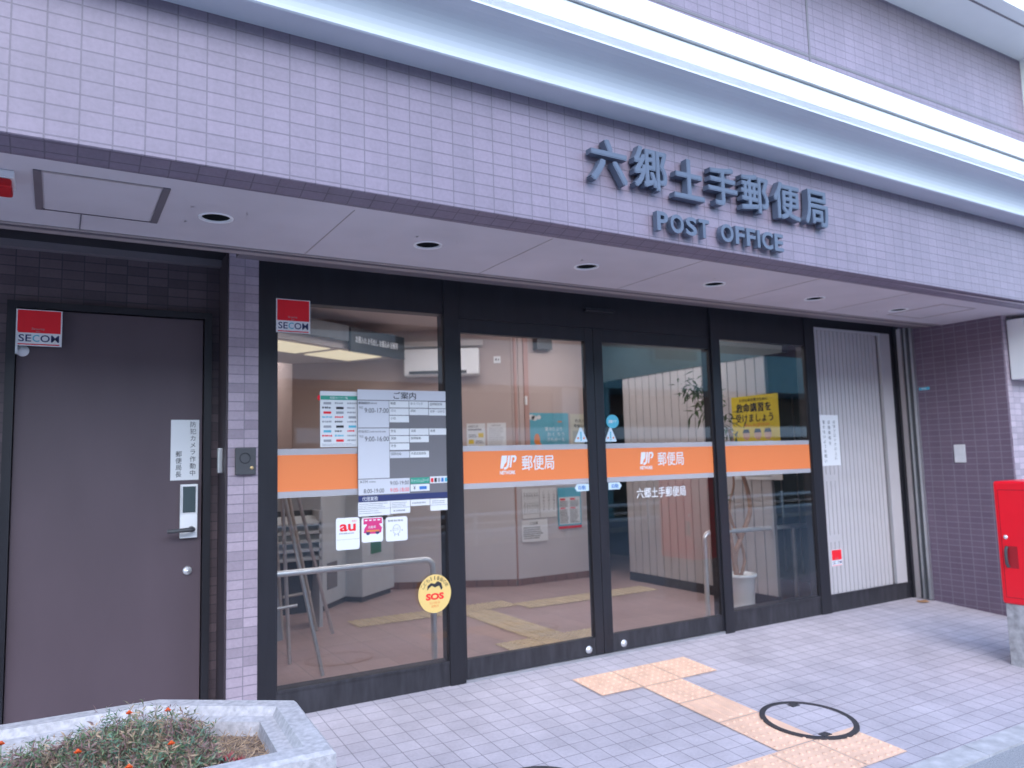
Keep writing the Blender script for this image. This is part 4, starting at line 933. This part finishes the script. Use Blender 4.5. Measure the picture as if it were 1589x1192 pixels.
# cash machines
def cabinet(a, b, depth, h, label):
    a = Vector((*a, 0)); b = Vector((*b, 0)); U = (b-a).normalized(); N = Vector((U.y, -U.x, 0)); w = (b-a).length
    t = thing('cash_machine', (a.x, a.y, 0), label, 'machine', 'grey machines at the back of the lobby')
    mb = MB(); obox(mb, a, U, N, 0, w, -depth, 0, .06, h, machine); mb.build('cabinet', t, bevel=.01)
    mb = MB(); obox(mb, a, U, N, .03, w-.03, -depth+.03, -.03, .004, .062, darkg); mb.build('toe_kick', t)
    return t, a, U, N, w
t, a, U, N, w = cabinet((2.70,3.12), (3.20,3.52), .6, 1.25, 'grey cash machine with green panel at the back of the lobby')
mb = MB(); obox(mb, a, U, N, .16, .36, .0, .008, .47, .64, mat('green panel', (.05,.20,.13), .5)); mb.build('green_panel', t)
mb = MB(); obox(mb, a, U, N, .14, .50, .0, .006, .80, 1.15, darkg); mb.build('screen', t)
t, a, U, N, w = cabinet((2.20,2.86), (2.62,3.32), .5, 1.1, 'grey machine with dark grille, left of the cash machine with green panel')
mb = MB(); obox(mb, a, U, N, .12, .34, .0, .006, .20, .45, boardd); mb.build('grille', t)
# leaflet rack and leaning easels
t = thing('leaflet_rack', (1.75, 2.3, .004), 'grey leaflet rack with slanted trays at the left of the lobby', 'rack')
for k in range(5):
    mb = MB(); z = .58+k*.075; mb.add([(1.45,2.25,z),(2.02-k*.0,2.25,z),(2.02,2.42,z+.055),(1.45,2.42,z+.055),(1.45,2.25,z+.02),(2.02,2.25,z+.02),(2.02,2.42,z+.075),(1.45,2.42,z+.075)], [(0,3,2,1),(4,5,6,7),(0,1,5,4),(1,2,6,5),(2,3,7,6),(3,0,4,7)], machine); mb.build('tray', t)
mb = MB(); mb.box(1.44,1.47,2.25,2.5,.004,1.0,machine); mb.box(2.0,2.03,2.25,2.5,.004,1.0,machine); mb.box(1.47,2.0,2.47,2.5,.1,1.0,darkg); mb.build('stand', t)
def easel(name, rods, label, m=al_m, cross=None):
    t = thing(name, rods[0][0], label, 'easel', 'folded easels leaning by the left window')
    for p0, p1 in rods:
        mb = MB(); mb.tube([p0, p1], .014, m, 8); mb.build('leg', t)
    for p0, p1 in cross or []:
        mb = MB(); mb.tube([p0, p1], .011, m, 8); mb.build('crossbar', t)
    return t
easel('easel', [((1.565,.71,.004),(1.30,.86,1.42)),((1.88,1.50,.10),(1.42,1.0,1.42)),((1.46,1.15,.004),(1.36,1.0,1.40))], 'silver aluminium easel folded beside the left window', cross=[((1.12,.95,.42),(1.46,.95,.44))])
easel('easel', [((1.93,2.1,.004),(1.55,1.6,1.25)),((1.62,2.0,.004),(1.45,1.6,1.25))], 'pale easel behind the silver one by the leaflet rack', mat('cream painted metal', (.52,.47,.42), .5), cross=[((1.60,1.9,.35),(1.85,2.0,.35))])
mb = MB(); mb.add([(1.20,1.35,.10),(1.50,1.5,.10),(1.42,1.62,1.15),(1.12,1.47,1.15),(1.20,1.37,.10),(1.50,1.52,.10),(1.42,1.64,1.15),(1.12,1.49,1.15)], [(3,2,1,0),(4,5,6,7),(0,1,5,4),(1,2,6,5),(2,3,7,6),(3,0,4,7)], mat('grey panel', (.22,.23,.26), .5))
tag(mb.build('display_panel'), 'dark grey display panel leaning behind the easels', 'panel')
mb = MB(); mb.box(1.0, 1.9, 3.2, 3.7, .004, .95, wall_i); mb.box(.98, 1.92, 3.18, 3.72, .951, .99, plast); tag(mb.build('service_counter'), 'beige service counter at the far left of the lobby', 'counter')
# handrails
def rail(path, posts, label):
    t = thing('handrail', (path[0][0], path[0][1], .004), label, 'handrail', 'stainless steel handrails in the lobby')
    mb = MB(); mb.tube(path, .020, steel, 16); mb.build('rail', t)
    for x, y, z in posts:
        mb = MB(); mb.tube([(x,y,.004),(x,y,z)], .021, steel, 16); mb.build('post', t)
        mb = MB(); mb.lathe([(.021,.012),(.045,.010),(.046,0)], (x,y,.004), steel, 24); mb.build('base_plate', t)
def bend(x, y, z0, z1, dirx, r=.06): return [(x,y,z0)]+[(x+dirx*r*(1-math.cos(R(a))), y, z1-r+r*math.sin(R(a))) for a in (0,15,30,45,60,75,90)]
rail(bend(2.24,.40,.60,.738,-1)+[(1.9,.40,.738),(.92,.40,.738)], [(2.24,.40,.61)], 'stainless steel handrail across the foot of the left window')
rail(bend(4.835,.47,.60,.720,1)+[(5.3,.47,.715),(6.6,.47,.700)], [(4.835,.47,.61),(5.965,.47,.69)], 'stainless steel handrail behind the right window and potted plant')
# potted plant
t = thing('potted_plant', (5.285,.50,.004), 'tall potted plant with twisted trunks in a white pot behind the right window', 'plant')
mb = MB(); mb.lathe([(.0001,.03),(.10,.03),(.105,.04),(.118,.30),(.135,.305),(.137,.33),(.12,.332),(.118,.30),(.0001,.29)], (5.285,.5,.004), plast, 40); mb.build('pot', t)
mb = MB(); mb.lathe([(.0001,.004),(.135,.004),(.155,.028),(.148,.03),(.13,.012)], (5.285,.5,.004), plast, 40); mb.build('saucer', t)
mb = MB(); mb.lathe([(.0001,.305),(.117,.302)], (5.285,.5,.004), soil, 24); mb.build('potting_soil', t)
trs = [([(5.24,.5,.30),(5.22,.5,.48),(5.33,.5,.68),(5.44,.5,.86),(5.43,.5,1.05),(5.34,.5,1.3),(5.28,.5,1.5),(5.24,.5,1.62)], .026),
       ([(5.30,.52,.30),(5.34,.5,.45),(5.30,.5,.62),(5.20,.5,.82),(5.20,.5,.98),(5.26,.5,1.14),(5.22,.5,1.4)], .016),
       ([(5.20,.47,.30),(5.16,.47,.6),(5.10,.47,1.0),(5.05,.47,1.4),(4.98,.47,1.72),(4.93,.47,1.86)], .022),
       ([(5.26,.55,.30),(5.24,.55,.7),(5.20,.56,1.2),(5.22,.56,1.7),(5.20,.56,1.85)], .010)]
for path, r in trs:
    P = [Vector(p) for p in path]; fine = []
    for i in range(len(P)-1):
        p0, p1, p2, p3 = P[max(i-1,0)], P[i], P[i+1], P[min(i+2,len(P)-1)]
        for k in range(5):
            s_ = k/5; fine.append(.5*((2*p1)+(-p0+p2)*s_+(2*p0-5*p1+4*p2-p3)*s_*s_+(-p0+3*p1-3*p2+p3)*s_**3))
    fine.append(P[-1]); mb = MB(); mb.tube(fine, [r*(1-.5*i/len(fine)) for i in range(len(fine))], bark, 10); mb.build('trunk', t)
rnd = random.Random(11)
for cx, cy, cz, rr_, cnt in ((4.93,.47,1.90,.17,70),(4.80,.47,1.97,.15,45),(5.04,.47,1.76,.12,35),(5.22,.55,1.62,.15,40),(5.15,.5,1.45,.10,22),(5.12,.5,1.0,.05,6)):
    mb = MB()
    for k in range(cnt):
        b_ = Vector((cx,cy,cz))+Vector((rnd.gauss(0,1),rnd.gauss(0,1),rnd.gauss(0,1)))*rr_*.45
        d = Vector((rnd.uniform(-1,1),rnd.uniform(-1,1),rnd.uniform(-.8,.5))).normalized(); ln = rnd.uniform(.07,.14); s_ = d.cross(Vector((0,0,1))).normalized()*rnd.uniform(.008,.014)
        mb.add([b_, b_+d*ln*.4+s_, b_+d*ln+Vector((0,0,-.02)), b_+d*ln*.4-s_], [(0,1,2),(0,2,3)], leafm)
    mb.build('leaf_cluster', t)
# ================================================================ ACROSS THE STREET (seen as reflections in the glass)
pw = mat('pale rendered wall', (.66,.63,.60), .8, 0, .05, 1.5); tg = mat('teal metal cladding', (.16,.34,.38), .6, 0, .06, 1.5); bw_ = mat('brown tiled wall', (.10,.075,.065), .7, 0, .1, 3)
def opposite(xa, xb, m, label):
    OB = thing('opposite_building', ((xa+xb)/2,-12.5,-.1), label, 'building', 'buildings across the street')
    mb = MB(); mb.box(xa, xb, -16, -10.6, 3.1, 4.9, m); mb.build('upper_wall', OB)
    mb = MB(); mb.box(xa, xb, -16, -12.2, -.1, 3.095, bw_); mb.build('wall', OB)
    x = xa+2.0
    while x < xb-2:
        mb = MB(); mb.box(x, x+1.6, -10.62, -10.5, 3.8, 4.6, m); w_ = mb.build('window', OB)
        mb = MB(); mb.box(x+.08, x+1.52, -10.49, -10.48, 3.88, 4.52, darkteal); mb.build('pane', w_)
        x += 6
    for x in (xa+.2, xb-.7):
        mb = MB(); mb.box(x, x+.5, -11.1, -10.7, -.1, 3.09, m); mb.build('column', OB)
opposite(-14, 11.1, pw, 'pale rendered building across the street with a dark open ground floor')
opposite(11.12, 30, tg, 'teal clad building across the street with a dark open ground floor')
mb = MB(); mb.box(4, 20, -10.58, -10.45, 1.83, 2.12, white_metal); tag(mb.build('banner_board'), 'long white board across the opposite building front', 'sign')
t = thing('guard_rail', (6,-8.45,-.18), 'white tubular guard rail along the far side of the street', 'guard rail')
for z in (.08, .38):
    mb = MB(); mb.tube([(-10,-8.45,z),(28,-8.45,z)], .035, white_metal, 10); mb.build('rail', t)
for k in range(19):
    mb = MB(); mb.tube([(-10+k*2.1,-8.45,-.2),(-10+k*2.1,-8.45,.46)], .04, white_metal, 10); mb.build('post', t)
for o in bpy.data.objects:
    if 'base' in o: del o['base']
